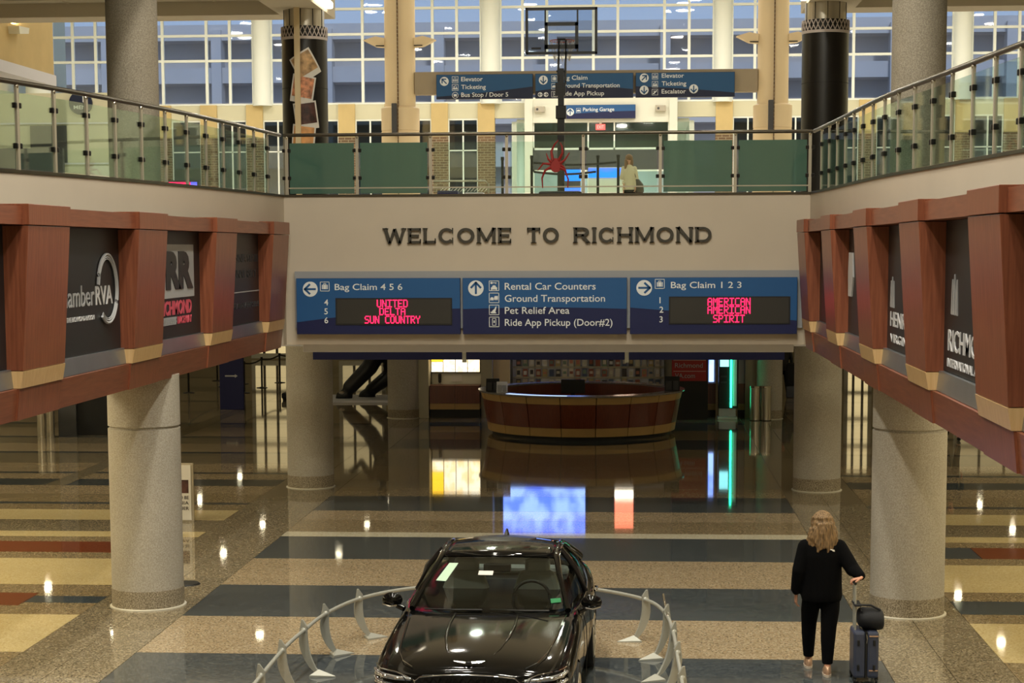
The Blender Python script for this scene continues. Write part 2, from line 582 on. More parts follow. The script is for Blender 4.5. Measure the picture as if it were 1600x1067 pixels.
        if solid:
            md = o.modifiers.new('thickness', 'SOLIDIFY'); md.thickness = solid; md.offset = 0
        if remesh:
            md = o.modifiers.new('skin', 'REMESH'); md.mode = 'VOXEL'; md.voxel_size = remesh; md.use_smooth_shade = True
            md = o.modifiers.new('relax', 'SMOOTH'); md.factor = 0.5; md.iterations = 4
        if bevel:
            md = o.modifiers.new('edge', 'BEVEL'); md.width = bevel; md.segments = 2; md.limit_method = 'ANGLE'; md.angle_limit = R(40)
        if sub:
            md = o.modifiers.new('sub', 'SUBSURF'); md.levels = sub; md.render_levels = sub
        if smooth is not None or sub:
            for p in me.polygons:
                p.use_smooth = True
            if smooth and not sub:
                me.set_sharp_from_angle(angle=R(smooth))
        return o


def tag(o, label=None, cat=None, group=None, kind=None):
    if label: o['label'] = label
    if cat: o['category'] = cat
    if group: o['group'] = group
    if kind: o['kind'] = kind
    return o


def thing(name, label, cat, loc=(0, 0, 0), rz=0.0, group=None):
    o = bpy.data.objects.new(name, None)
    o.empty_display_size = 0.2
    o.location = loc
    o.rotation_euler = (0, 0, rz)
    COL.objects.link(o)
    return tag(o, label, cat, group)


def struct(name, mb, mat, **k):
    return tag(mb.build(name, mat, **k), kind='structure')


def kids(o):
    return [q for q in list(COL.objects) if q.parent == o]


def copy_tree(o, parent=None):
    q = o.copy()
    COL.objects.link(q)
    q.parent = parent
    for ch in list(o.children):
        copy_tree(ch, q)
    return q


def text(name, s, mat, parent, at, w=None, h=None, facing='-y', depth=0.006, bold=0.0, align='left', shear=0.0, base=False):
    """lettering fitted to a box: at = lower-left corner in world space, w/h its size. facing: -y, +x, -x"""
    cu = bpy.data.curves.new(name, 'FONT')
    cu.body = s
    cu.size = 1.0
    cu.offset = bold
    cu.shear = shear
    cu.resolution_u = 3
    tmp = bpy.data.objects.new('tmp', cu)
    COL.objects.link(tmp)
    bpy.context.view_layer.update()
    me = bpy.data.meshes.new_from_object(tmp)
    bpy.data.objects.remove(tmp)
    xs = [v.co.x for v in me.vertices]; ys = [v.co.y for v in me.vertices]
    x0, x1 = min(xs), max(xs)
    y0, y1 = min(ys), max(ys)
    if base:          # descenders hang below: scale by cap height
        y0, y1 = 0.0, 0.729
    sy = (h / (y1 - y0)) if h else None
    sx = (w / (x1 - x0)) if w else sy
    if sy is None: sy = sx
    wid = (x1 - x0) * sx
    ox = {'left': 0, 'center': -wid / 2, 'right': -wid}[align]
    off = Vector((0, 0, 0)); q = parent
    while q is not None:
        off += q.location; q = q.parent
    A = Vector(at) - off
    U = {'-y': Vector((1, 0, 0)), '+x': Vector((0, 1, 0)), '-x': Vector((0, -1, 0))}[facing]
    N = {'-y': Vector((0, -1, 0)), '+x': Vector((1, 0, 0)), '-x': Vector((-1, 0, 0))}[facing]
    flat = [(v.co.x, v.co.y) for v in me.vertices]
    faces = [tuple(p.vertices) for p in me.polygons]
    # edge use count for side walls
    cnt = {}
    for f in faces:
        for i in range(len(f)):
            e = (f[i], f[(i + 1) % len(f)])
            cnt[tuple(sorted(e))] = cnt.get(tuple(sorted(e)), []) + [e]
    n = len(flat)
    vs = []
    for d in (depth, 0.0):
        for x, y in flat:
            vs.append(A + U * ((x - x0) * sx + ox) + Vector((0, 0, (y - y0) * sy)) + N * d)
    fs = list(faces)
    for k, es in cnt.items():
        if len(es) == 1:
            a, b = es[0]
            fs.append((b, a, n + a, n + b))
    bpy.data.meshes.remove(me)
    m2 = bpy.data.meshes.new(name)
    m2.from_pydata([tuple(v) for v in vs], [], fs)
    m2.materials.append(mat)
    o = bpy.data.objects.new(name, m2)
    COL.objects.link(o)
    o.parent = parent
    return o

# ================================================================ SETTING
FZ = 5.32          # upper floor level
# ---- ground floor: terrazzo poured in strips between brass dividers
floor = struct('floor', MB().box(-26, 22, -6, 84, -0.4, -0.02), MT['divider'])


def strip(x0, x1, y0, y1, m):
    g = 0.004
    MB().box(x0 + g, x1 - g, y0 + g, y1 - g, -0.02, 0.0).build('terrazzo_strip', MT[m], floor)


XL, XR = -5.6, 2.65
mid = [(4, 't_dark'), (7.6, 't_beige'), (9.7, 't_dark'), (11.8, 't_beige'), (13.8, 't_dark'), (15.9, 't_beige'), (18.0, 't_dark'), (20.08, 't_beige'), (22.17, 't_dark'),
       (24.3, 't_beige'), (26.43, 't_dark'), (28.52, 't_white'), (29.0, 't_tan'), (30.3, 't_beige'), (31.4, 't_dark'),
       (33.3, 't_tan'), (34.5, 't_grey'), (35.7, 't_tan'), (37.85, 't_grey'), (39.65, 't_tan'), (41.3, 't_dark'), (43.4, 't_tan'),
       (45.6, 't_dark'), (47.8, 't_tan'), (50.0, 't_beige'), (53.0, 't_tan'), (56, 't_beige'), (60, 't_tan'), (64, 't_beige'), (84, None)]
for (a, m), (b, _) in zip(mid[:-1], mid[1:]):
    strip(XL, XR, a, b, m)
side = [(4, 't_cream'), (8, 't_tan'), (10, 't_cream'), (14, 't_tan'), (15.6, 't_cream'), (18.0, 't_tan'), (20.04, 't_cream'), (22.17, 't_tan'), (24.2, 't_cream'), (26.3, 't_tan'),
        (26.85, 't_redtan'), (27.85, 't_tan'), (28.35, 't_cream'), (28.9, 't_grey'), (30.15, 't_cream'), (31.35, 't_tan'),
        (32.05, 't_dark'), (32.3, 't_tan'), (33.4, 't_beige'), (34.6, 't_dark'), (35.6, 't_beige'), (36.5, 't_dark'), (36.75, 't_beige'),
        (38.3, 't_grey'), (40.2, 't_dark'), (40.5, 't_beige'), (42.2, 't_grey'), (43.6, 't_dark'), (43.9, 't_beige'), (46, 't_grey'), (47, 't_dark'),
        (47.4, 't_beige'), (50, 't_grey'), (51, 't_beige'), (54, 't_dark'), (54.4, 't_beige'), (58, 't_grey'), (60, 't_beige'), (64, 't_dark'),
        (64.5, 't_beige'), (69, 't_grey'), (71, 't_beige'), (84, None)]
for (a, m), (b, _) in zip(side[:-1], side[1:]):
    for (x0, x1, lf) in ((-26, -6.88, True), (3.95, 22, False)):
        if a >= 34.5 and lf:
            strip(x0, -11.37, a, b, m); strip(-10.96, x1, a, b, m)
            continue
        if m == 't_redtan':
            if lf:
                strip(x0, -7.75, a, b, 't_red'); strip(-7.75, x1, a, b, 't_tan')
            else:
                strip(4.95, x1, a, b, 't_red'); strip(x0, 4.95, a, b, 't_blue')
            continue
        if a == 22.17:
            ya, yb = 22.72, 23.58
            strip(x0, x1, a, ya, 't_tan'); strip(x0, x1, yb, b, 't_tan')
            if lf:
                strip(x0, -7.85, ya, yb, 't_red'); strip(-7.85, x1, ya + 0.2, yb - 0.2, 't_blue')
                strip(-7.85, x1, ya, ya + 0.2, 't_tan'); strip(-7.85, x1, yb - 0.2, yb, 't_tan')
            else:
                strip(x0, x1, ya, yb, 't_blue')
            continue
        strip(x0, x1, a, b, m)
strip(-11.37, -10.96, 34.6, 84, 't_grey')
for x0, x1 in ((-6.88, -6.24), (-6.24, -5.6), (2.65, 3.3), (3.3, 3.95)):
    for y0, y1 in ((4, 28), (28, 50), (50, 84)):
        strip(x0, x1, y0, y1, 't_grey')

# ---- curved fascia walls and the upper floor
Lpath = [(-13.2, 3.5), (-11.0, 8.0), (-9.6, 11.5), (-8.5, 14.6), (-7.75, 16.8), (-7.2, 18.6), (-6.85, 19.9), (-6.57, 21.3), (-6.34, 22.9), (-6.14, 24.5), (-6.0, 26.0), (-5.86, 28.0), (-5.75, 30.0)]
Rpath = [(7.4, 3.5), (5.4, 8.0), (4.4, 11.2), (3.85, 13.8), (3.55, 16.2), (3.4, 17.6), (3.27, 19.2), (3.13, 20.9), (3.01, 22.3), (2.92, 23.8), (2.87, 25.4), (2.82, 27.2), (2.76, 28.8), (2.71, 30.0)]


def resample(path, step):
    P = [Vector((a, b)) for a, b in path]
    # smooth (Catmull-Rom)
    out = []
    for i in range(len(P) - 1):
        p0, p1, p2, p3 = P[max(i - 1, 0)], P[i], P[i + 1], P[min(i + 2, len(P) - 1)]
        for k in range(8):
            t = k / 8
            out.append(0.5 * ((2 * p1) + (-p0 + p2) * t + (2 * p0 - 5 * p1 + 4 * p2 - p3) * t * t + (-p0 + 3 * p1 - 3 * p2 + p3) * t ** 3))
    out.append(P[-1])
    out = out[::-1]                      # far corner first
    res = [out[0].copy()]
    acc = 0
    for a, b in zip(out[:-1], out[1:]):
        d = (b - a).length
        while acc + d >= step:
            q = a + (b - a) * ((step - acc) / (b - a).length)
            res.append(q.copy())
            a = q; d = (b - a).length; acc = 0
        acc += d
    return res


LS = resample(Lpath, 0.42)
RS = resample(Rpath, 0.42)
struct('wall_left', MB().wallpath([(p.x, p.y) for p in LS], 4.86, FZ, 0.22, -1), MT['wall'], smooth=30)
struct('wall_left', MB().wallpath([(p.x - .3, p.y) for p in LS if p.y < 29.75], 2.93, 4.86, 0.22, -1), MT['wall'], smooth=30)
struct('wall_left', MB().box(-6.2, -5.74, 29.72, 30.0, 2.93, 4.87), MT['wall'])
struct('wall_right', MB().wallpath([(p.x, p.y) for p in RS], 2.93, FZ, 0.22, 1), MT['wall'], smooth=30)
wb_ = MB().box(-5.97, 2.93, 30.0, 30.3, 2.93, FZ)
struct('wall_back', wb_, MT['wall'])
# thin dark nosing under the balustrade glass
nb = MB()
nb.wallpath([(p.x + 0.015, p.y) for p in LS], FZ, FZ + 0.035, 0.14, -1)
struct('trim_1', nb, MT['railgrey'])
nb = MB(); nb.wallpath([(p.x - 0.015, p.y) for p in RS], FZ, FZ + 0.035, 0.14, 1)
struct('trim_2', nb, MT['railgrey'])
struct('trim_3', MB().box(-5.75, 2.71, 29.98, 30.14, FZ, FZ + 0.035), MT['railgrey'])
# upper floor slabs (their undersides are the low ceiling of the arrivals level)
lp = [(p.x - 0.1, p.y) for p in LS]
sl = MB().prism(lp + [(-26, lp[-1][1]), (-26, 30.0)], 'z', 4.92, FZ - 0.004)
struct('upper_floor', sl, MT['ceil'])
rp_ = [(p.x + 0.1, p.y) for p in RS]
struct('upper_floor', MB().prism(rp_ + [(22, rp_[-1][1]), (22, 30.0)], 'z', 4.92, FZ - 0.004), MT['ceil'])
struct('upper_floor', MB().box(-26, 22, 30.3, 76, 4.92, FZ - 0.004), MT['ceil'])
# dropped soffit and navy header just behind the welcome wall
struct('trim_4', MB().box(-5.53, 2.5, 30.3, 30.8, 2.79, 2.93), MT['soffit'], bevel=0.01)
for x0, x1 in ((-5.56, -3.0), (-2.93, -0.24), (-0.17, 2.44)):
    struct('trim_5', MB().box(x0, x1, 31.4, 31.55, 2.6, 2.86), MT['navy'])
for i, (x0, x1, nm) in enumerate(((-3.0, -2.93, 'leftmost'), (-0.24, -0.17, 'middle'))):
    struct('trim_6', MB().box(x0, x1, 31.42, 31.5, 2.55, 2.86), MT['mull'])
struct('upper_floor', MB().box(-26, 22, 30.8, 31.4, 2.86, 2.95), MT['soffit'])

# ---- outer shell of the hall
struct('wall_near', MB().box(-26, 22, -6.3, -6, 0, 15.2), MT['cream_wall'])
struct('wall_west', MB().box(-26.3, -26, -6, 84, 0, 15.2), MT['cream_wall'])
struct('wall_east', MB().box(22, 22.3, -6, 84, 0, 15.2), MT['cream_wall'])
struct('ceiling', MB().box(-26, 22, -6, 76.4, 15.2, 15.6), MT['ceil'])
struct('wall_arrivals', MB().box(-26, 22, 83, 83.3, 0, 4.92), MT['plaster_gr'])
struct('ceiling', MB().box(-26, 22, 76, 84, 4.92, 5.2), MT['ceil'])
# bright entrance glazing far down the arrivals level
for i, (x0, x1, es) in enumerate(((-15.8, -14.2, .7), (-12.2, -10.3, .45), (8.2, 9.3, .95), (12.6, 15.6, .4))):
    w = struct('window_%d' % (40 + i), MB().box(x0, x1, 74.9, 75.1, 0.05, 0.25).box(x0, x1, 74.9, 75.1, 4.5, 4.9).box(x0, x0 + .15, 74.9, 75.1, 0.25, 4.5).box(x1 - .15, x1, 74.9, 75.1, 0.25, 4.5), MT['mull'])
    MB().box(x0 + .15, x1 - .15, 74.97, 75.0, 0.25, 4.5).build('pane', emit('lit_pane_%d' % i, (1.0, 0.78, 0.38, 1), es), w)
    for q in (1.25, 2.3, 3.4):
        MB().box(x0, x1, 74.9, 74.96, q, q + .16).build('transom', MT['tile_dark'], w)
    for q in (.33, .66):
        xm = x0 + (x1 - x0) * q
        MB().box(xm - .05, xm + .05, 74.9, 74.96, .25, 4.5).build('mullion', MT['tile_dark'], w)

# ---- upper ceilings with their beams, left and right of the atrium
BZ = 8.86
struct('ceiling', MB().box(-26, -6.75, 6, 35.1, 9.12, 9.3), MT['ceil'])
struct('ceiling', MB().box(3.95, 22, 6, 35.1, 9.12, 9.3), MT['ceil'])
struct('trim_7', MB().box(-6.75, -5.83, 6, 35.9, BZ, 10.4), MT['beam'])
struct('trim_8', MB().box(-26, -6.75, 35.1, 35.9, BZ, 10.4), MT['beam'])
struct('trim_9', MB().box(3.02, 3.95, 6, 35.9, BZ, 10.4), MT['beam'])
struct('trim_10', MB().box(3.95, 22, 35.1, 35.9, BZ, 10.4), MT['beam'])
# tile grid of the recessed ceiling
g = MB()
for k in range(20):
    g.box(-26, -6.75, 8 + 1.4 * k, 8.03 + 1.4 * k, 9.105, 9.12)
for k in range(12):
    g.box(-8 - 1.4 * k, -7.97 - 1.4 * k, 6, 35.1, 9.105, 9.12)
tag(g.build('ceiling', MT['beam']), kind='structure')
# ochre side wall, upper left
struct('wall_ochre', MB().box(-13.0, -12.65, 24, 40, 8.23, 14), MT['yellow_wall'])
struct('trim_11', MB().box(-13.1, -12.6, 24, 40, 8.0, 8.23), MT['soffit'])

# ---- far facade of the upper level (y = 76)
FY = 76.0
piers = [(-15.74, -15.0), (-6.41, -5.63), (2.95, 3.67), (12.42, 13.15), (-25.2, -24.1)]
fac = MB()
struct('wall_far', MB().box(-26, 22, FY, FY + .3, 14.6 + .6, 15.4), MT['white'])
# window wall frames and panes, bay by bay
rowz = [10.40, 12.13, 13.14, 14.15, 15.2]
bays = [(-24.1, -15.74), (-15.0, -6.41), (-5.63, 2.95), (3.67, 12.42), (13.15, 21.6)]
n = 1
for bx0, bx1 in bays:
    wfr = struct('window_%d' % n, MB().box(bx0, bx1, FY - .02, FY + .12, 10.33, 10.40), MT['mull'])
    L = bx1 - bx0
    rel = [0, 0.105, 0.219, 0.438, 0.552, 0.77, 0.885, 1.0]
    xs = [bx0 + L * r for r in rel]
    for x in xs:
        MB().box(x - .055, x + .055, FY - .03, FY + .12, 10.40, 15.2).build('mullion', MT['mull'], wfr)
    for z in rowz[1:]:
        MB().box(bx0, bx1, FY - .02, FY + .11, z - .05, z + .05).build('transom', MT['mull'], wfr)
    for i in range(7):
        for j in range(4):
            tl = random.uniform(-0.02, 0.02)
            MB().hexa([(xs[i] + .05, FY + .05 + tl, rowz[j] + .04), (xs[i + 1] - .05, FY + .05 - tl, rowz[j] + .04), (xs[i + 1] - .05, FY + .065 - tl, rowz[j] + .04), (xs[i] + .05, FY + .065 + tl, rowz[j] + .04)],
                      [(xs[i] + .05, FY + .05, rowz[j + 1] - .04), (xs[i + 1] - .05, FY + .05, rowz[j + 1] - .04), (xs[i + 1] - .05, FY + .065, rowz[j + 1] - .04), (xs[i] + .05, FY + .065, rowz[j + 1] - .04)]).build('pane', MT['glass_win'], wfr)
    n += 1
for i, (x0, x1) in enumerate(piers):
    struct('trim_%d' % (20 + i), MB().lathe([((x1 - x0) / 2 + .03, 10.3), ((x1 - x0) / 2, 10.42), ((x1 - x0) / 2, 15.2)], (x0 + x1) / 2, FY - .05, 24), MT['mull'], smooth=30)
# white band, ochre pilasters, brick piers, windows
struct('wall_band', MB().box(-26, -4.62, FY, FY + .3, 9.73, 10.33).box(1.5, 22, FY, FY + .3, 9.73, 10.33), MT['cream_wall'])
pil = [-25.5 + 1.9 * k - 0.0 for k in range(0, 11)]
pil = [x for x in [-23.65 + 1.9 * k for k in range(10)] if x < -5.0] + [3.05 + 1.9 * k for k in range(10)]
for x in pil:
    w = struct('wall_pier', MB().box(x, x + .68, FY - .12, FY + .3, 9.02, 10.34), MT['yellow_wall'])
    MB().box(x - .01, x + .69, FY - .10, FY + .3, FZ, 9.02).build('brick_pier', MT['brick'], w)
edges = sorted([(-26 + .0, -26 + .1)] + [(x, x + .68) for x in pil])
k = 60
for (a0, a1), (b0, b1) in zip(edges[:-1], edges[1:]):
    if b0 - a1 < 0.8 or b0 - a1 > 1.6:
        continue
    m = (a1 + b0) / 2
    w = struct('window_%d' % k, MB().box(a1, b0, FY + .02, FY + .12, 9.66, 9.73).box(a1, b0, FY + .02, FY + .12, FZ, 5.6), MT['mull'])
    MB().box(m - .03, m + .03, FY, FY + .12, 5.6, 9.66).build('mullion', MT['mull'], w)
    MB().box(a1, a1 + .05, FY, FY + .12, 5.6, 9.66).build('mullion', MT['mull'], w)
    MB().box(b0 - .05, b0, FY, FY + .12, 5.6, 9.66).build('mullion', MT['mull'], w)
    MB().box(a1, b0, FY, FY + .11, 8.42, 8.47).build('transom', MT['mull'], w)
    for z0, z1 in ((5.6, 8.42), (8.47, 9.66)):
        MB().box(a1 + .05, m - .03, FY + .05, FY + .065, z0, z1).build('pane', MT['glass_dim'], w)
        MB().box(m + .03, b0 - .05, FY + .05, FY + .065, z0, z1).build('pane', MT['glass_dim'], w)
    k += 1
# entrance portal
pt = struct('door_1', MB().box(-4.62, 1.5, FY - .5, FY + .3, 9.5, 10.5), MT['white'])
for x0 in (-4.62, 1.18):
    MB().box(x0, x0 + .32, FY - .6, FY + .3, FZ, 10.42).build('jamb', MT['white'], pt)
for x in (-4.3, -2.1, -1.05, 1.13):
    MB().box(x, x + .06, FY - .35, FY - .25, FZ, 9.5).build('mullion', MT['mull'], pt)
MB().box(-4.3, 1.18, FY - .35, FY - .25, 8.42, 8.5).build('transom', MT['mull'], pt)
MB().box(-4.3, 1.18, FY - .35, FY - .25, 7.55, 7.62).build('transom', MT['mull'], pt)
for x0, x1 in ((-4.24, -2.1), (-2.04, -1.05), (-0.99, 1.13)):
    MB().box(x0, x1, FY - .31, FY - .29, 8.5, 9.5).build('transom_pane', MT['glass_dim'], pt)
    MB().box(x0, x1, FY - .31, FY - .29, FZ, 8.42).build('pane', MT['glass_win'], pt)
MB().box(-4.3, 1.18, FY - .36, FY - .2, 7.62, 8.42).build('dark_header', MT['tile_dark'], pt)
struct('wall_vestibule', MB().box(-5, 2, 82, 82.2, 5.2, 9.6).box(-5.2, -5, FY + .3, 82.2, 5.2, 9.6).box(2, 2.2, FY + .3, 82.2, 5.2, 9.6).box(-5, 2, FY + .3, 82, 9.55, 9.7), MT['mint'])
area('vestibule_light', (-1.5, 79, 9.4), 2.5, 190, (0.95, 1.0, 0.95))
# outside: ground and parking garage opposite
struct('ground_outside', MB().box(-150, 150, 84, 260, -0.6, -0.3), MT['asphalt'])
gar = MB()
for z in (4.2, 7.6, 11.0, 14.4, 17.8, 21.2):
    gar.box(-70, 70, 150, 176, z, z + 1.25)
gar.box(-70, 70, 152.5, 176, 0, 22)
for x in range(-70, 71, 9):
    gar.box(x - .4, x + .4, 149.6, 151, -0.3, 22)
gr = tag(gar.build('parking_garage', MT['garage']), 'pale grey multi-storey parking garage outside beyond the upper windows', 'building')

# ---- columns
CZ = 2.93


def column(x, y, z0, z1, r, label, grp, band=None, base=True):
    t = thing('concrete_column', label, 'column', (x, y, z0), 0, grp)
    pr = [(r, z0 + (0.24 if base else 0))]
    if band:
        pr += [(r, band - .02), (r - .022, band - .018), (r - .022, band + .012), (r, band + .015)]
    pr += [(r, z1)]
    MB().lathe(pr, x, y, 64).build('shaft', MT['concrete' if base else 'concrete_shaded'], t, smooth=30)
    if base:
        MB().cyl(x, y, z0, z0 + .24, r + .004, 64).build('base_band', MT['concrete_base'], t, smooth=30)
        MB().lathe([(r + .03, z0), (r + .03, z0 + .012), (r + .006, z0 + .02)], x, y, 64).build('caulk_ring', MT['caulk'], t, smooth=30)
    return t


column(-6.2, 22.85, 0, CZ, .448, 'round concrete column in front on the left beside the car', 'lower columns', 2.28)
column(3.3, 22.8, 0, CZ, .448, 'round concrete column right behind the walking woman', 'lower columns', 2.28)
column(-6.2, 34.6, 0, 2.93, .435, 'round concrete column under left end of the welcome wall', 'lower columns')
column(3.3, 34.5, 0, 2.93, .435, 'round concrete column under right end of the welcome wall', 'lower columns')
column(-6.25, 49.0, 0, 4.92, .425, 'dim round concrete column left of the lit menu board', 'lower columns')
column(3.42, 49.0, 0, 4.92, .34, 'dim round concrete column behind the pair of steel bins', 'lower columns')
for xx, yy, l in ((-6.2, 34.6, 'a'), (3.3, 34.5, 'b')):
    pass
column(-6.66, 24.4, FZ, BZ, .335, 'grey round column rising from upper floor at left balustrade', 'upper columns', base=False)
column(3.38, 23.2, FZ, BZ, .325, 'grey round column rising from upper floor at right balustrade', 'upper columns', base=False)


def black_column(x, y, label, side):
    t = thing('wrapped_column', label, 'column', (x, y, FZ), 0, 'black wrapped columns')
    MB().cyl(x, y, FZ, 8.33, .42, 64).build('black_wrap', MT['black_wrap'], t, smooth=30)
    MB().cyl(x, y, 7.42, 7.435, .4225, 64).build('wrap_seam', MT['darkpanel'], t, smooth=30)
    MB().cyl(x, y, 8.55, BZ, .372, 48).build('steel_cap', MT['brushed'], t, smooth=30)
    for k in range(5):
        a = -math.pi / 2 + (k - 2) * 0.62
        MB().box(x + .374 * math.cos(a) - .006, x + .374 * math.cos(a) + .006, y + .374 * math.sin(a) - .006, y + .374 * math.sin(a) + .006, 8.55, BZ).build('cap_seam', MT['darkpanel'], t)
    cr = MB().cyl(x, y, 8.33, 8.55, .412, 48).build('lattice_ground', MT['black'], t, smooth=30)
    b = MB()
    N = 30
    for k in range(N):
        a0 = 2 * math.pi * k / N; a1 = 2 * math.pi * (k + 1) / N
        for p, q in (((a0, 8.36), (a1, 8.55)), ((a1, 8.36), (a0, 8.55))):
            pts = []
            for i in range(4):
                tt = i / 3
                a = p[0] + (q[0] - p[0]) * tt
                pts.append((x + .422 * math.cos(a), y + .422 * math.sin(a), p[1] + (q[1] - p[1]) * tt))
            b.tube(pts, .009, 4)
    b.cyl(x, y, 8.31, 8.36, .428, 48)
    tag(b.build('lattice_band', MT['lattice'], t), kind='stuff')
    return t


bc = black_column(-6.2, 34.6, 'black wrapped column with instant photos, upper left', -1)
black_column(3.35, 34.5, 'plain black wrapped column without photos, upper right', 1)
MB().box(-6.30, -6.20, 34.09, 34.15, FZ, BZ).build('beige_strip', MT['beige_col'], bc)
PH = [(-6.11, 7.83, 31, 'sandwich'), (-6.17, 7.40, -10, 'snack'), (-6.11, 6.92, 8, 'burger'), (-6.17, 6.50, -6, 'snack2')]
phm = [pm('photo_tan', c(186, 150, 106), 0.5, var=0.5, scale=9), pm('photo_coral', c(206, 140, 104), 0.5, var=0.55, scale=12),
       pm('photo_dark', c(70, 40, 34), 0.5, var=0.9, scale=8), pm('photo_peach', c(220, 160, 100), 0.5, var=0.3, scale=7)]


def curved_card(x, z, w, h, ang, r, mat, name, parent, cx=-6.2, cy=34.6):
    ca, sa = math.cos(R(ang)), math.sin(R(ang))
    rows = []
    for j in range(7):
        row = []
        for i in range(7):
            u = (i / 6 - .5) * w; v = (j / 6 - .5) * h
            X = x - cx + u * ca - v * sa
            Z = z + u * sa + v * ca
            a = X / r
            row.append((cx + r * math.sin(a), cy - r * math.cos(a), Z))
        rows.append(row)
    b = MB(); b.grid(rows)
    return b.build(name, mat, parent, solid=0.004)


for (x, z, a, nm), m in zip(PH, phm):
    p = curved_card(x, z, .44, .50, a, .428, MT['paper'], 'photo_print', bc)
    ca, sa = math.cos(R(a)), math.sin(R(a))
    q = curved_card(x - .035 * sa, z + .035 * ca, .38, .37, a, .434, m, 'photo_image', bc)

# beige double-height columns
for x, l in ((-6.25, 'tall beige clad column left of the hanging signs'), (3.42, 'tall beige clad column right of the hanging signs')):
    t = thing('clad_column', l, 'column', (x, 48.9, FZ), 0, 'beige columns')
    MB().cyl(x, 48.9, 8.16, 15.2, .40, 48).build('shaft', MT['beige_col'], t, smooth=30)
    MB().lathe([(.50, FZ), (.50, 7.52), (.488, 7.525), (.488, 7.55), (.50, 7.555), (.50, 8.12), (.41, 8.17)], x, 48.9, 48).build('plinth', MT['beige_col'], t, smooth=30)
    MB().box(x - .012, x + .012, 48.36, 48.5, FZ, 15.2).build('joint', MT['brick'], t)
    MB().box(x - .15, x - .02, 48.24, 48.40, 7.45, 8.22).build('speaker_bar', MT['tile_dark'], t, bevel=.015)
    for s in (-1, 1):
        sc_ = MB().prism([(x + s * .38, 9.70), (x + s * .62, 9.72), (x + s * .95, 9.88), (x + s * .62, 9.98), (x + s * .38, 9.93)], 'y', 48.75, 49.05).build('uplighter', MT['beige_col'], t)
        MB().box(x + s * .50 - .11, x + s * .50 + .11, 48.73, 48.752, 9.72, 9.745).build('uplighter_slot', MT['black'], sc_)

# hanging sign beam between them
bm_ = thing('sign_beam', 'long taupe beam carrying the hanging blue signs between columns', 'beam', (-1.4, 48.9, 8.47))
MB().box(-5.85, 3.02, 48.75, 49.05, 8.47, 9.05).build('beam_box', pm('taupe_beam', c(160, 146, 122), .7), bm_)

# ================================================================ OBJECTS
# ---- glass balustrades
def balustrade(name, label, path, side, green, gm=None):
    """path: list of Vector plan points, posts at every point"""
    t = thing(name, label, 'railing', (path[0][0], path[0][1], FZ), 0, None)
    z0, z1 = FZ + .035, 6.30
    for i, p in enumerate(path):
        a = path[max(i - 1, 0)]; b = path[min(i + 1, len(path) - 1)]
        d = Vector((b[0] - a[0], b[1] - a[1], 0)).normalized()
        nrm = Vector((-d.y, d.x, 0)) * side
        w, h = .024, .016
        q = Vector((p[0], p[1], 0)) + nrm * .05
        cs = [q + d * w + nrm * h, q - d * w + nrm * h, q - d * w - nrm * h, q + d * w - nrm * h]
        po = MB().hexa([(v.x, v.y, z0) for v in cs], [(v.x, v.y, z1 - .03) for v in cs]).build('post', MT['steel'], t)
        MB().ell(q.x, q.y, z1 - .03, .026, .026, .035, 8, 6).build('post_cap', MT['steel_br'], po)
        for zz in (FZ + .30, FZ + .74):
            for s in (-1, 1):
                k = q + d * s * .045
                MB().box(k.x - .026, k.x + .026, k.y - .022, k.y + .022, zz - .03, zz + .03).build('clamp', MT['clamp'], po, bevel=.008)
    for i in range(len(path) - 1):
        a = Vector((path[i][0], path[i][1], 0)); b = Vector((path[i + 1][0], path[i + 1][1], 0))
        d = (b - a).normalized(); nrm = Vector((-d.y, d.x, 0)) * side
        a2 = a + d * .05 + nrm * .05; b2 = b - d * .05 + nrm * .05
        isg = i in green
        zt = 6.18 if isg or name == 'front_balustrade' else 6.20
        cs = [a2 - nrm * .006, b2 - nrm * .006, b2 + nrm * .006, a2 + nrm * .006]
        g_ = MB().hexa([(v.x, v.y, FZ + .05) for v in cs], [(v.x, v.y, zt) for v in cs]).build('glass_panel', MT['glass_green'] if isg else MT['glass_clear'], t)
        if isg:
            g_['label'] = 'panel covered with dark green film'
    return t


posts_c = [(-5.70, 29.98), (-4.55, 29.98), (-3.36, 29.98), (-2.13, 29.98), (-.90, 29.98), (.33, 29.98), (1.52, 29.98), (2.70, 29.98)]
bl = balustrade('front_balustrade', 'straight glass balustrade with steel posts above the welcome lettering', posts_c, 1, (0, 1, 5, 6))
MB().tube([(-5.75, 30.03, 6.31), (2.73, 30.03, 6.31)], .028, 12).build('handrail', MT['railgrey'], bl, smooth=40)
MB().box(-5.70, 2.70, 30.02, 30.05, 5.45, 5.47).build('lower_rail', MT['steel'], bl)
LR = resample(Lpath, 0.82)[1:]
RR = resample(Rpath, 0.84)[1:]
b2 = balustrade('curved_balustrade', 'curved glass balustrade along the left upper balcony edge', LR, 1 if False else -1, ())
MB().tube([(p.x - .05, p.y, 6.31) for p in resample(Lpath, .3)], .03, 10).build('handrail', MT['railgrey'], b2, smooth=40)
b3 = balustrade('curved_balustrade', 'curved glass balustrade along the right upper balcony edge', RR, 1, ())
MB().tube([(p.x + .05, p.y, 6.31) for p in resample(Rpath, .3)], .03, 10).build('handrail', MT['railgrey'], b3, smooth=40)

# spider decal on the third clear panel of the front balustrade
sp = MB()
cx, cz, Y0 = -1.34, 5.80, 30.005


def spt(x, z):
    return (cx + x, Y0, cz + z)


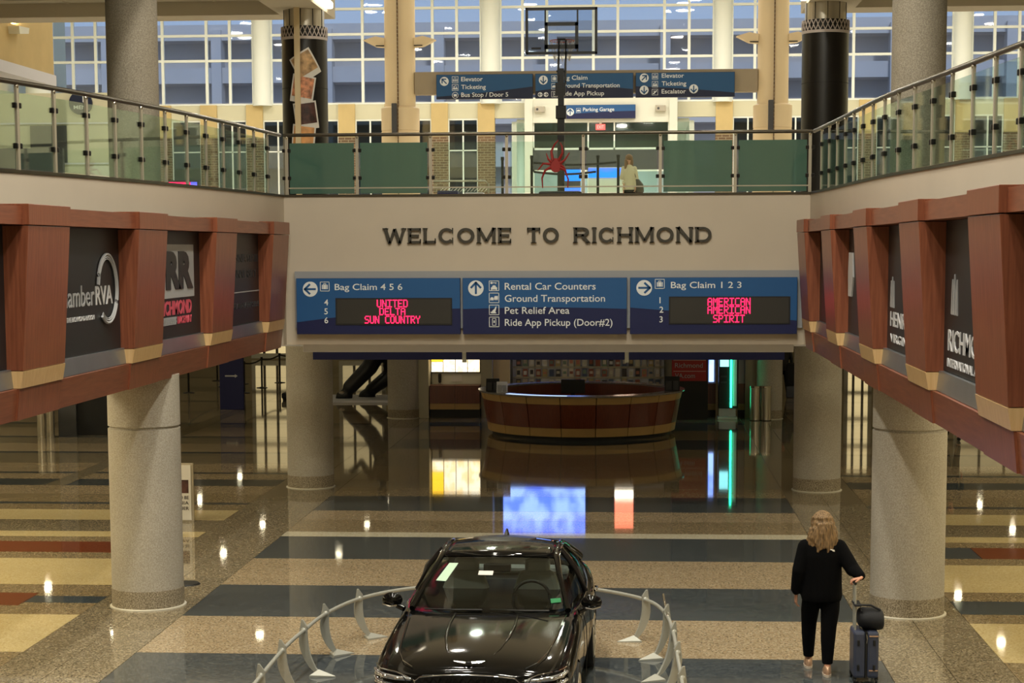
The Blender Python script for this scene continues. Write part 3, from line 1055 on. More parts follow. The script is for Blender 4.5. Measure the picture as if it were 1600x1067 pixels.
sp.add([(cx + (.095 * math.cos(a)), Y0, cz + .115 * math.sin(a)) for a in [2 * math.pi * k / 14 for k in range(14)]] +
       [(cx + .095 * math.cos(a), Y0 + .006, cz + .115 * math.sin(a)) for a in [2 * math.pi * k / 14 for k in range(14)]],
       [tuple(range(14)), tuple(range(27, 13, -1))] + [(k, 14 + k, 14 + (k + 1) % 14, (k + 1) % 14) for k in range(14)])
legs = [[(-.05, .08), (-.07, .22), (-.02, .33), (.04, .40)], [(.05, .08), (.11, .20), (.10, .30), (.07, .36)],
        [(-.07, .05), (-.12, .10), (-.15, .19)], [(.07, .03), (.15, .09), (.22, .20)],
        [(-.08, .02), (-.2, .03), (-.29, -.08)], [(.07, -.04), (.15, -.08), (.20, -.22), (.19, -.36)],
        [(-.08, -.03), (-.17, -.08), (-.22, -.2), (-.21, -.36)], [(.08, 0), (.13, -.03), (.17, -.10)]]
for lg in legs:
    n = len(lg)
    sp.tube([(cx + x, Y0 + .003, cz + z) for x, z in lg], [.026 * (1 - .7 * i / (n - 1)) for i in range(n)], 6)
sp.build('spider_decal', MT['spider'], bl)

# ---- WELCOME TO RICHMOND: raised letters with wedge serifs
wl = thing('wall_lettering', 'raised dark letters reading WELCOME TO RICHMOND on the wall', 'lettering', (-4.12, 30.0, 4.56))


def letter(ch, x0, w, z0=4.565, h=.245, z_off=0):
    b = MB(); T = .052; y0, y1 = 29.955, 30.0
    se = .018

    def bar(xa, za, xb, zb, t=T):
        dx, dz = xb - xa, zb - za
        L = math.hypot(dx, dz); nx, nz = -dz / L * t / 2, dx / L * t / 2
        b.prism([(x0 + xa + nx, z0 + za + nz), (x0 + xa - nx, z0 + za - nz), (x0 + xb - nx, z0 + zb - nz), (x0 + xb + nx, z0 + zb + nz)], 'y', y0, y1)

    def serif(xc, zc, ww):
        b.prism([(x0 + xc - ww / 2, z0 + zc - .006), (x0 + xc + ww / 2, z0 + zc - .006), (x0 + xc + ww / 2, z0 + zc + .006), (x0 + xc - ww / 2, z0 + zc + .006)], 'y', y0, y1)

    def arc(cx, cz, rx, rz, a0, a1, t=T, n=18):
        for k in range(n):
            p = a0 + (a1 - a0) * k / n; q = a0 + (a1 - a0) * (k + 1) / n
            tx = t / 2
            b.prism([(x0 + cx + (rx + tx) * math.cos(p), z0 + cz + (rz + tx * .8) * math.sin(p)), (x0 + cx + (rx - tx) * math.cos(p), z0 + cz + (rz - tx * .8) * math.sin(p)),
                     (x0 + cx + (rx - tx) * math.cos(q), z0 + cz + (rz - tx * .8) * math.sin(q)), (x0 + cx + (rx + tx) * math.cos(q), z0 + cz + (rz + tx * .8) * math.sin(q))], 'y', y0, y1)
    t2 = T / 2; th = T * .8
    if ch in 'WM':
        if ch == 'W':
            bar(.02, h, w * .27, 0); bar(w * .27, 0, w * .5, h * .95, th); bar(w * .5, h * .95, w * .73, 0); bar(w * .73, 0, w - .02, h, th)
            serif(.025, h - .006, .09); serif(w - .025, h - .006, .08)
        else:
            bar(t2, 0, t2, h); bar(w - t2, 0, w - t2, h); bar(t2, h, w / 2, .03, th); bar(w / 2, .03, w - t2, h, th)
            serif(t2, .006, .08); serif(w - t2, .006, .08); serif(t2, h - .006, .07); serif(w - t2, h - .006, .07)
    if ch in 'ELRIHND':
        bar(t2, 0, t2, h); serif(t2, .006, .08); serif(t2, h - .006, .08)
    if ch == 'E':
        for z in (th / 2, h / 2, h - th / 2): bar(t2, z, w if z != h / 2 else w * .85, z, th)
        serif(w - .006, .02, .014); bar(w - .008, 0, w - .008, .07, .016); bar(w - .008, h - .07, w - .008, h, .016)
    if ch == 'L':
        bar(t2, th / 2, w, th / 2, th); bar(w - .008, 0, w - .008, .08, .016)
    if ch == 'C':
        arc(w / 2, h / 2, w / 2 - t2, h / 2 - th / 2, R(42), R(318)); bar(w - .03, h - .09, w - .03, h, .016); bar(w - .03, 0, w - .03, .09, .016)
    if ch == 'O':
        arc(w / 2, h / 2, w / 2 - t2, h / 2 - th / 2, 0, 2 * math.pi, n=28)
    if ch == 'T':
        bar(w / 2, 0, w / 2, h); bar(0, h - th / 2, w, h - th / 2, th); serif(w / 2, .006, .09)
        bar(.008, h - .08, .008, h, .016); bar(w - .008, h - .08, w - .008, h, .016)
    if ch == 'R':
        zt = h * .5
        bar(t2, h - th / 2, w * .6, h - th / 2, th); bar(t2, zt, w * .6, zt, th); arc(w * .58, (h + zt - th / 2) / 2, w * .27, (h - zt) / 2 - th * .25, -math.pi / 2, math.pi / 2, n=10)
        bar(w * .48, zt, w - .02, 0); serif(w - .03, .006, .08)
    if ch == 'H':
        bar(w - t2, 0, w - t2, h); bar(t2, h / 2, w - t2, h / 2, th); serif(w - t2, .006, .08); serif(w - t2, h - .006, .08)
    if ch == 'N':
        bar(w - t2, 0, w - t2, h); bar(t2, h, w - t2, 0, T); serif(w - t2, h - .006, .08)
    if ch == 'D':
        bar(t2, h - th / 2, w * .5, h - th / 2, th); bar(t2, th / 2, w * .5, th / 2, th); arc(w * .48, h / 2, w * .52 - t2, h / 2 - th / 2, -math.pi / 2, math.pi / 2, n=14)
    return b.build('letter', MT['letter_dark'], wl)


def word(s, xa, xb, wd):
    tot = sum(wd[ch] for ch in s)
    gap = .045
    k = (xb - xa - gap * (len(s) - 1)) / tot
    x = xa
    for ch in s:
        letter(ch, x, wd[ch] * k); x += wd[ch] * k + gap


WD = dict(W=.39, E=.23, L=.22, C=.29, O=.31, M=.33, T=.25, R=.29, I=.06, H=.27, N=.29, D=.29)
word('WELCOME', -4.12, -2.06, WD)
word('TO', -1.80, -1.29, WD)
word('RICHMOND', -1.05, 1.15, WD)


# ---- pictograms and arrows used on the blue signs
def disc_arrow(x, z, r, ang, parent, y, mat_bg, n=28):
    d = MB().prism([(x + r * math.cos(2 * math.pi * k / n), z + r * math.sin(2 * math.pi * k / n)) for k in range(n)], 'y', y - .006, y).build('arrow_disc', MT['signwhite'], parent)
    b = MB()
    ca, sa = math.cos(ang), math.sin(ang)

    def T_(u, v): return (x + r * (u * ca - v * sa), z + r * (u * sa + v * ca))

    def br(u0, v0, u1, v1, t):
        L = math.hypot(u1 - u0, v1 - v0); nx, ny = -(v1 - v0) / L * t / 2, (u1 - u0) / L * t / 2
        b.prism([T_(u0 + nx, v0 + ny), T_(u0 - nx, v0 - ny), T_(u1 - nx, v1 - ny), T_(u1 + nx, v1 + ny)], 'y', y - .009, y - .006)
    br(-.75, 0, .55, 0, .26)
    br(.78, .05, .02, -.66, .26); br(.78, -.05, .02, .66, .26)
    b.build('arrow', mat_bg, d)
    return d


def picto(kind, x, z, s, parent, y, mat=None):
    """x,z = lower left; s = size"""
    m = mat or MT['signwhite']
    w = s * .06
    b = MB()
    ya, yb = y - .006, y
    if kind != 'bus':
        b.box(x, x + s, ya, yb, z, z + w).box(x, x + s, ya, yb, z + s - w, z + s).box(x, x + w, ya, yb, z, z + s).box(x + s - w, x + s, ya, yb, z, z + s)
    else:
        for k in range(20):
            a, q = 2 * math.pi * k / 20, 2 * math.pi * (k + 1) / 20
            h = s / 2
            b.prism([(x + h + h * math.cos(a), z + h + h * math.sin(a)), (x + h + .86 * h * math.cos(a), z + h + .86 * h * math.sin(a)), (x + h + .86 * h * math.cos(q), z + h + .86 * h * math.sin(q)), (x + h + h * math.cos(q), z + h + h * math.sin(q))], 'y', ya, yb)

    def B(u0, u1, v0, v1): b.box(x + u0 * s, x + u1 * s, ya, yb, z + v0 * s, z + v1 * s)

    def Pg(pts): b.prism([(x + u * s, z + v * s) for u, v in pts], 'y', ya, yb)
    if kind == 'bag':
        B(.2, .3, .22, .68); B(.34, .66, .22, .68); B(.7, .8, .22, .68); B(.36, .42, .68, .80); B(.58, .64, .68, .80); B(.36, .64, .76, .82)
    elif kind == 'rental':
        Pg([(.2, .14), (.8, .14), (.8, .34), (.7, .38), (.62, .54), (.38, .54), (.3, .38), (.2, .34)]); B(.22, .32, .08, .14); B(.68, .78, .08, .14)
        Pg([(.26 + .12 * math.cos(a), .78 + .1 * math.sin(a)) for a in [k * .628 for k in range(10)]]); B(.36, .74, .76, .82); B(.64, .70, .68, .78)
    elif kind == 'ground':
        Pg([(.12, .3), (.46, .3), (.46, .44), (.38, .56), (.22, .56), (.12, .44)]); Pg([(.5, .34), (.88, .34), (.88, .68), (.56, .68), (.5, .5)]); B(.16, .24, .24, .3); B(.34, .42, .24, .3); B(.56, .64, .27, .34); B(.74, .82, .27, .34)
    elif kind == 'pet':
        Pg([(.24, .16), (.7, .16), (.72, .22), (.62, .3), (.7, .6), (.74, .84), (.62, .8), (.54, .6), (.36, .46), (.26, .3)]); Pg([(.14, .24), (.24, .18), (.3, .22), (.2, .34)])
    elif kind == 'phone':
        b.box(x + .3 * s, x + .7 * s, ya, yb, z + .14 * s, z + .2 * s); b.box(x + .3 * s, x + .7 * s, ya, yb, z + .8 * s, z + .86 * s); B(.3, .36, .14, .86); B(.64, .7, .14, .86); B(.44, .56, .4, .64)
    elif kind == 'lift':
        for u in (.24, .5, .76): B(u - .08, u + .08, .2, .5); B(u - .05, u + .05, .52, .64)
        B(.3, .7, .74, .80)
    elif kind == 'ticket':
        B(.14, .86, .2, .4); B(.24, .4, .42, .7); B(.6, .76, .42, .62); Pg([(.3, .72), (.7, .86), (.66, .74)])
    elif kind == 'escal':
        Pg([(.16, .18), (.36, .18), (.8, .64), (.84, .8), (.66, .78), (.28, .36), (.16, .32)]); B(.3, .42, .5, .76)
    elif kind == 'bus':
        B(.26, .74, .34, .68); B(.3, .4, .26, .34); B(.6, .7, .26, .34)
    elif kind == 'car':
        Pg([(.12, .3), (.88, .3), (.88, .46), (.72, .66), (.3, .66), (.12, .46)])
    b.build('pictogram', m, parent)


def wave_poly(x0, x1, ztop, zl, zr, bulge=0.0, n=12):
    p = [(x0, ztop), (x0, zl)]
    for k in range(1, n):
        t = k / n
        p.append((x0 + (x1 - x0) * t, zl + (zr - zl) * t + bulge * math.sin(math.pi * t)))
    p += [(x1, zr), (x1, ztop)]
    return p


FONT57 = {'A': "01110 10001 10001 11111 10001 10001 10001", 'C': "01111 10000 10000 10000 10000 10000 01111", 'D': "11110 10001 10001 10001 10001 10001 11110",
          'E': "11111 10000 10000 11110 10000 10000 11111", 'I': "11111 00100 00100 00100 00100 00100 11111", 'L': "10000 10000 10000 10000 10000 10000 11111",
          'M': "10001 11011 10101 10101 10001 10001 10001", 'N': "10001 11001 11001 10101 10011 10011 10001", 'O': "01110 10001 10001 10001 10001 10001 01110",
          'P': "11110 10001 10001 11110 10000 10000 10000", 'R': "11110 10001 10001 11110 10100 10010 10001", 'S': "01111 10000 10000 01110 00001 00001 11110",
          'T': "11111 00100 00100 00100 00100 00100 00100", 'U': "10001 10001 10001 10001 10001 10001 01110", 'Y': "10001 10001 01010 00100 00100 00100 00100", ' ': "00000 " * 7}


def led_line(s, xc, ztop, w, h, y, parent):
    cols = len(s) * 6 - 1
    px = w / cols; pz = h / 7
    b = MB()
    for i, ch in enumerate(s):
        for r, row in enumerate(FONT57[ch].split()[:7]):
            for k, bit in enumerate(row):
                if bit == '1':
                    x = xc - w / 2 + (i * 6 + k) * px; z = ztop - (r + 1) * pz
                    b.box(x - px * .04, x + px * 1.04, y - .008, y - .002, z - pz * .02, z + pz * .96)
    b.build('led_text', MT['led_red'], parent)


SY = 29.84
# grey backing boards
struct('trim_30', MB().box(-5.58, 2.60, 29.93, 29.999, 3.20, 4.12), MT['wallgrey'])


def bag_sign(x0, x1, label, arrow, nums, title, lines, zr):
    t = thing('directional_sign', label, 'sign', ((x0 + x1) / 2, SY, 3.10), 0, 'blue signs on the welcome wall')
    MB().box(x0, x1, SY, 29.93, 3.105, 4.01).build('sign_body', MT['signnavy'], t, bevel=.004)
    MB().prism(wave_poly(x0 + .004, x1 - .004, 4.006, zr[0], zr[1], zr[2]), 'y', SY - .003, SY).build('blue_field', MT['signblue'], t)
    return t


y_ = SY - .003
# left
t = bag_sign(-5.54, -2.875, 'blue Bag Claim sign at left end of the welcome wall, arrow pointing left', 0, None, None, None, (3.30, 3.52, .04))
disc_arrow(-5.31, 3.835, .122, math.pi, t, y_, MT['signblue'])
picto('bag', -5.15, 3.80, .155, t, y_)
text('title', 'Bag Claim 4 5 6', MT['signwhite'], t, (-4.91, y_, 3.82), w=1.10, h=.105, base=True, bold=.006)
for s_, z in (('4', 3.575), ('5', 3.43), ('6', 3.285)):
    text('number', s_, MT['signwhite'], t, (-5.085, y_, z), h=.10, base=True, bold=.01)
d = MB().box(-4.90, -3.005, SY - .012, SY, 3.255, 3.69).build('display_frame', MT['black'], t)
MB().box(-4.875, -3.03, SY - .014, SY - .012, 3.28, 3.67).build('led_matrix', MT['led_off'], d)
led_line('UNITED', -3.975, 3.665, .50, .125, SY - .014, d)
led_line('DELTA', -3.975, 3.53, .42, .115, SY - .014, d)
led_line('SUN COUNTRY', -3.975, 3.405, .90, .125, SY - .014, d)
# middle
t = bag_sign(-2.835, -.195, 'blue sign listing Rental Car Counters down to Ride App Pickup', 0, None, None, None, (3.51, 3.51, .025))
disc_arrow(-2.62, 3.845, .125, math.pi / 2, t, y_, MT['signblue'])
for i, (k_, s_, w_) in enumerate((('rental', 'Rental Car Counters', 1.46), ('ground', 'Ground Transportation', 1.61), ('pet', 'Pet Relief Area', 1.04), ('phone', 'Ride App Pickup (Door#2)', 1.73))):
    z = 3.82 - i * .193
    picto(k_, -2.41, z - .02, .165, t, y_)
    text('line', s_, MT['signwhite'], t, (-2.155, y_, z), w=w_, h=.115, base=True, bold=.006)
# right
t = bag_sign(-.145, 2.51, 'blue Bag Claim sign at right end of the welcome wall, arrow pointing right', 0, None, None, None, (3.53, 3.32, .0))
disc_arrow(.08, 3.845, .125, 0, t, y_, MT['signblue'])
picto('bag', .25, 3.83, .155, t, y_)
text('title', 'Bag Claim 1 2 3', MT['signwhite'], t, (.505, y_, 3.84), w=1.12, h=.105, base=True, bold=.006)
for s_, z in (('1', 3.60), ('2', 3.45), ('3', 3.295)):
    text('number', s_, MT['signwhite'], t, (.325, y_, z), h=.10, base=True, bold=.01)
d = MB().box(.475, 2.40, SY - .012, SY, 3.265, 3.705).build('display_frame', MT['black'], t)
MB().box(.50, 2.375, SY - .014, SY - .012, 3.285, 3.685).build('led_matrix', MT['led_off'], d)
led_line('AMERICAN', 1.43, 3.685, .68, .125, SY - .014, d)
led_line('AMERICAN', 1.43, 3.555, .68, .125, SY - .014, d)
led_line('SPIRIT', 1.43, 3.415, .50, .125, SY - .014, d)


# ---- hanging signs in the upper concourse
def hang(x0, x1, label, zr):
    t = thing('hanging_sign', label, 'sign', ((x0 + x1) / 2, 48.6, 8.33), 0, 'blue hanging signs')
    MB().box(x0, x1, 48.6, 48.72, 8.335, 8.965).build('sign_body', MT['signnavy2'], t, bevel=.004)
    MB().prism(wave_poly(x0 + .01, x1 - .01, 8.955, *zr), 'y', 48.596, 48.6).build('blue_field', MT['signblue2'], t)
    return t


yh = 48.596
t = hang(-5.27, -2.76, 'hanging blue sign reading Elevator, Ticketing, Bus Stop, left of hoop', (8.40, 8.64, -.02))
disc_arrow(-5.06, 8.79, .115, R(135), t, yh, MT['signblue2'])
for i, (k_, s_, w_) in enumerate((('lift', 'Elevator', .56), ('ticket', 'Ticketing', .64), ('bus', 'Bus Stop / Door 5', 1.22))):
    z = 8.79 - .20 * i
    picto(k_, -4.86, z - .04, .165, t, yh)
    text('line', s_, MT['signwhite'], t, (-4.62, yh, z), w=w_, h=.115, base=True, bold=.008)
t = hang(-2.70, -.17, 'hanging blue sign reading Bag Claim behind the hoop pole', (8.52, 8.55, .10))
disc_arrow(-2.49, 8.80, .115, R(-90), t, yh, MT['signblue2'])
disc_arrow(-2.57, 8.43, .06, R(180), t, yh, MT['signnavy2'])
disc_arrow(-2.42, 8.43, .06, R(0), t, yh, MT['signnavy2'])
for i, (k_, s_, w_) in enumerate((('bag', 'Bag Claim', .70), ('car', 'Ground Transportation', 1.53), ('phone', 'Ride App Pickup', 1.13))):
    z = 8.80 - .20 * i
    picto(k_, -2.28, z - .04, .155, t, yh)
    text('line', s_, MT['signwhite'], t, (-2.05, yh, z), w=w_, h=.115, base=True, bold=.008)
t = hang(-.11, 2.43, 'hanging blue sign reading Elevator, Ticketing, Escalator, right of hoop', (8.62, 8.44, .02))
disc_arrow(.11, 8.83, .115, R(45), t, yh, MT['signblue2'])
disc_arrow(.11, 8.52, .115, R(-90), t, yh, MT['signblue2'])
disc_arrow(1.38, 8.54, .115, R(-90), t, yh, MT['signblue2'])
for i, (k_, s_, w_) in enumerate((('lift', 'Elevator', .57), ('ticket', 'Ticketing', .63), ('escal', 'Escalator', .62))):
    z = 8.83 - .20 * i
    picto(k_, .31, z - .04, .155, t, yh)
    text('line', s_, MT['signwhite'], t, (.56, yh, z), w=w_, h=.115, base=True, bold=.008)
# garage sign and exit sign over the doors
t = thing('garage_sign', 'small blue Parking Garage sign over the entrance doors', 'sign', (-1.53, 75.3, 9.64))
MB().box(-3.0, -.17, 75.3, 75.45, 9.64, 10.18).build('sign_body', MT['signnavy'], t)
MB().prism(wave_poly(-2.99, -.18, 10.175, 9.80, 9.93, .03), 'y', 75.294, 75.3).build('blue_field', MT['signblue'], t)
disc_arrow(-2.78, 9.90, .15, math.pi / 2, t, 75.294, MT['signblue'])
picto('car', -2.54, 9.87, .18, t, 75.294)
text('line', 'Parking Garage', MT['signwhite'], t, (-2.27, 75.294, 9.93), w=1.25, h=.15, base=True, bold=.01)
t = thing('exit_sign', 'small red lit exit sign above the entrance doors', 'sign', (-1.57, 75.2, 9.25))
MB().box(-1.62, -1.52, 75.42, 75.5, 9.40, 9.52).build('bracket', MT['steel'], t)
MB().box(-1.76, -1.38, 75.4, 75.5, 9.20, 9.42).build('housing', pm('exit_red_face', c(235, 90, 84), .5, emis=(1, .08, .08, 1), estr=1.2), t)
text('lettering', 'EXIT', MT['signwhite'], t, (-1.70, 75.396, 9.24), w=.26, h=.13)
for x in (-4.22, .62):
    t = thing('wall_speaker', 'grey speaker on the portal, %s of the garage sign' % ('left' if x < 0 else 'right'), 'speaker', (x, 75.3, 9.9), 0, 'portal speakers')
    MB().box(x, x + .42, 75.25, 75.5, 9.9, 10.15).build('cabinet', MT['steel'], t, bevel=.02)
    MB().cyl(0, 0, -.005, .005, .06, 12).v
    MB().prism([(x + .12 + .05 * math.cos(k * .628), 10.02 + .05 * math.sin(k * .628)) for k in range(10)], 'y', 75.24, 75.25).build('driver', MT['tile_dark'], t)

# ---- wood advertising cabinets on both balcony faces
def cabinet(s, label):
    """s=+1: left cabinet facing +x ; s=-1: right cabinet facing -x"""
    bx = -5.60 if s > 0 else 2.47
    o = lambda d: bx - s * d             # depth measured into the wall
    t = thing('advertising_cabinet', label, 'cabinet', (o(.3), 19.0, 2.9))

    def bb(da, db, y0, y1, z0, z1): return sorted((o(da), o(db))) + [y0, y1, z0, z1]
    Y0, Y1 = 5.45, 29.7
    MB().box(*bb(.30, .95, Y0, Y1, 2.93, 4.88)).build('carcass', MT['panelblack'], t)
    MB().box(*bb(.02, .97, Y0 - .08, Y0 - .052, 2.90, 4.90)).build('end_panel', MT['wood'], t)
    MB().box(*bb(.22, .95, Y0, Y1, 2.905, 2.93)).build('bottom_board', MT['woodh'], t)
    P = [5.4, 9.25, 13.1, 16.95 - .1, 20.67, 24.53, 28.4]
    Wd = 1.26
    for i, y in enumerate(P):
        e = y + Wd
        def pf(d0, z0, d1, z1, ya, yb): return MB().prism([(o(d0), z0), (o(d1), z1), (o(.30), z1), (o(.30), z0)], 'y', ya, yb)
        pl = pf(.10, 3.365, .01, 4.705, y, e).build('pilaster', MT['wood'], t, bevel=.004)
        MB().box(*bb(0, .30, y - .006, e + .006, 4.712, 4.905)).build('pilaster_cap', MT['wood'], pl, bevel=.004)
        pf(.125, 3.20, .095, 3.36, y - .004, e + .004).build('maple_band', MT['maple'], pl)
        pf(.17, 2.90, .14, 3.195, y, e).build('pilaster_foot', MT['wood'], pl)
        if i < len(P) - 1:
            n = P[i + 1]
            MB().box(*bb(.06, .30, e, n, 4.715, 4.885)).build('top_rail', MT['woodh'], t)
            pf(.19, 2.90, .16, 3.195, e, n).build('bottom_rail', MT['woodh'], t)
            pf(.195, 3.20, .215, 3.375, e, n).build('metal_sill', MT['alu'], t)
            MB().box(*bb(.255, .30, e, n, 3.38, 4.71)).build('display_panel', MT['panelblack'], t)
    return t, o


cl_, oL = cabinet(1, 'long cherry wood cabinet with three dark displays, left')
cr_, oR = cabinet(-1, 'long cherry wood cabinet with dark displays, right')
pl = [k for k in cl_.children if k.name.startswith('display_panel')]
PX = -5.855
pan = sorted(pl, key=lambda k: k.data.vertices[0].co.y)
pA, pB, pC = pan[3], pan[4], pan[5]
off0 = cl_.location.copy()
# panel 1: Chamber RVA with ring
text('lettering', 'Chamber', MT['lt_grey'], pA, (PX, 19.68, 3.885), w=1.36, h=.225, facing='+x', align='right', depth=.008, bold=.0)
text('lettering', 'RVA', MT['lt_grey2'], pA, (PX, 19.73, 3.885), w=.64, h=.205, facing='+x', depth=.008, bold=.012)
text('tagline', 'THE RICHMOND REGION', MT['lt_grey2'], pA, (PX, 19.66, 3.735), w=.98, h=.05, facing='+x', align='right', depth=.008, bold=.0)
def ring(cy, cz, ry, rz, r, a0=0.0, a1=2 * math.pi, x=PX + .02):
    n = 48
    pts = [(x, cy + ry * math.cos(a0 + (a1 - a0) * k / n), cz + rz * math.sin(a0 + (a1 - a0) * k / n)) for k in range(n + 1)]
    return MB().tube(pts, r, 6)
for q, (ry, rz, rr) in enumerate(((.375, .375, .016), (.335, .345, .010), (.31, .325, .006))):
    ring(20.14, 4.055, ry, rz, rr, R(-128), R(172)).build('ring', MT['lt_grey'], pA, smooth=50)
# panel 2: RR logo
MB().box(PX, PX + .02, 22.5, 24.13, 3.875, 4.545).build('logo_square', MT['lt_grey'], pB)
text('lettering', 'RR', MT['panelblack'], pB, (PX + .02, 24.06, 3.98), w=1.40, h=.48, facing='+x', align='right', depth=.008, bold=.06)
text('lettering', 'RICHMOND', MT['pink'], pB, (PX, 24.03, 3.66), w=1.62, h=.18, facing='+x', align='right', depth=.008, bold=.03)
text('lettering', 'RACEWAY', MT['pink'], pB, (PX, 24.03, 3.54), w=.74, h=.095, facing='+x', align='right', depth=.008, bold=.03)
ck = MB()
for i in range(22):
    for j in range(4):
        if (i + j) % 2 == 0:
            y = 22.55 + i * .03
            ck.box(PX, PX + .012, y, y + .03, 3.54 + j * .024, 3.564 + j * .024)
ck.build('chequer', MT['lt_grey'], pB)
# panel 3: university lettering
text('lettering', 'VIRGINIA STATE', MT['dim_grey'], pC, (PX, 28.36, 4.29), w=2.1, h=.12, facing='+x', align='right', depth=.008, bold=.01)
text('lettering', 'UNIVERSITY', MT['dim_grey'], pC, (PX, 28.22, 4.06), w=1.6, h=.12, facing='+x', align='right', depth=.008, bold=.01)
MB().box(PX, PX + .01, 26.5, 28.38, 3.845, 3.86).build('rule', MT['lt_grey'], pC)
text('lettering', 'GREATER HAPPENS HERE', MT['dim_grey'], pC, (PX, 28.38, 3.61), w=1.9, h=.085, facing='+x', align='right', depth=.008)
# right cabinet
pr_ = sorted([k for k in cr_.children if k.name.startswith('display_panel')], key=lambda k: k.data.vertices[0].co.y)
QX = 2.725
qA, qB, qC = pr_[2], pr_[3], pr_[4]
text('lettering', 'RICHMOND', MT['lt_grey2'], qA, (QX, 16.60, 3.57), w=2.0, h=.19, facing='-x', depth=.008, bold=.004)
text('lettering', 'INTERNATIONAL AIRPORT', MT['lt_grey2'], qA, (QX, 16.62, 3.43), w=2.0, h=.075, facing='-x', depth=.008, bold=.006)


def sails(x, y0, z0, s, parent, m):
    b = MB()
    for a, w, h in ((0, .26, 1.0), (.30, .34, 1.15), (.70, .34, 1.0)):
        pts = [(y0 - s * a, z0), (y0 - s * (a + w), z0 - .03 * s)]
        pts += [(y0 - s * (a + w * (1 - t * .45)), z0 + s * h * t) for t in (.35, .7)]
        pts += [(y0 - s * (a + w * .55), z0 + s * h)]
        pts += [(y0 - s * (a + w * .38 * t), z0 + s * h * t) for t in (.7, .35)]
        b.prism(pts, 'x', x - .012, x)
    return b.build('sail_emblem', m, parent)


sails(QX, 16.45, 3.90, .30, qA, MT['lt_grey'])
text('lettering', 'HENRICO', MT['lt_grey2'], qB, (QX, 20.40, 3.63), w=1.9, h=.16, facing='-x', depth=.008, bold=.004)
text('lettering', 'VIRGINIA', MT['lt_grey2'], qB, (QX, 20.38, 3.46), w=1.6, h=.09, facing='-x', depth=.008)
sails(QX, 20.40, 3.84, .28, qB, MT['lt_grey'])
MB().prism([(24.40, 3.85), (24.05, 3.85), (23.9, 4.1), (24.0, 4.41), (24.38, 4.41), (24.44, 4.15)], 'x', QX - .02, QX).build('pale_emblem', MT['lt_grey2'], qC)

# ---- basketball hoop on the upper floor
hp = thing('basketball_hoop', 'black portable basketball hoop with clear backboard seen from behind', 'basketball hoop', (-1.45, 34.8, FZ))
B_ = MT['satin_black']
MB().box(-1.85, -1.05, 34.2, 35.3, FZ, FZ + .2).build('base', MT['black'], hp, bevel=.05)
MB().box(-1.52, -1.39, 34.73, 34.87, FZ + .15, 7.05).build('pole', B_, hp)
MB().box(-1.55, -1.36, 34.70, 34.90, 6.86, 7.10).build('pole_sleeve', B_, hp, bevel=.01)
MB().box(-1.51, -1.40, 34.745, 34.855, 7.0, 7.78).box(-1.56, -1.37, 34.76, 34.84, 7.28, 7.52).build('upper_pole', B_, hp)
for x in (-1.535, -1.405):
    MB().tube([(x + .03, 34.72, 7.55), (x + .03, 34.80, 7.86), (x + .03, 35.06, 8.32)], .018, 6).build('lift_arm', B_, hp)
    MB().tube([(x + .03, 34.88, 7.50), (x + .03, 35.08, 8.12)], .016, 6).build('lift_arm', B_, hp)
MB().tube([(-1.53, 35.0, 8.33), (-1.38, 35.0, 8.33)], .02, 6).build('cross_bar', B_, hp)
MB().tube([(-1.54, 34.8, 7.73), (-1.36, 34.8, 7.73)], .02, 6).build('pivot_bolt', B_, hp)
x0, x1, z0, z1 = -2.13, -.79, 8.07, 8.93
bk = MB().box(x0 + .03, x1 - .03, 35.12, 35.135, z0 + .03, z1 - .03).build('backboard', MT['glass_board'], hp)
fr = MB()
w = .05
fr.box(x0, x1, 35.09, 35.15, z0, z0 + w).box(x0, x1, 35.09, 35.15, z1 - w, z1).box(x0, x0 + w, 35.09, 35.15, z0, z1).box(x1 - w, x1, 35.09, 35.15, z0, z1)
fr.build('backboard_frame', B_, hp, bevel=.006)
tq = MB()
a0, a1, c0, c1 = -1.775, -1.145, 8.17, 8.66
tq.box(a0, a1, 35.10, 35.15, c0, c0 + .08).box(a0, a1, 35.10, 35.15, c1 - .065, c1).box(a0, a0 + .06, 35.10, 35.15, c0, c1).box(a1 - .06, a1, 35.10, 35.15, c0, c1)
tq.box(a0, a0 + .03, 35.10, 35.15, c1, z1).box(a1 - .03, a1, 35.10, 35.15, c1, z1).box(a0, a0 + .03, 35.10, 35.15, z0, c0).box(a1 - .03, a1, 35.10, 35.15, z0, c0)
tq.build('target_square', B_, hp)
MB().box(-2.02, -1.84, 35.10, 35.118, 8.165, 8.20).build('maker_plate', MT['black'], bk)
pts = [(-1.46 + .23 * math.cos(a), 35.42 + .23 * math.sin(a), 8.35) for a in [2 * math.pi * k / 24 for k in range(24)]]
rim = MB().tube(pts, .010, 6, closed=True).build('rim', pm('rim_orange', c(190, 80, 40), .4), hp, smooth=50)
nt_ = MB()
for k in range(12):
    for sg in (1, -1):
        P_ = []
        for j in range(5):
            a = 2 * math.pi * (k + sg * j * .25) / 12
            rr = .23 - .022 * j
            P_.append((-1.46 + rr * math.cos(a), 35.42 + rr * math.sin(a), 8.34 - .09 * j))
        nt_.tube(P_, .005, 4)
nt_.build('net', MT['paper'], rim)

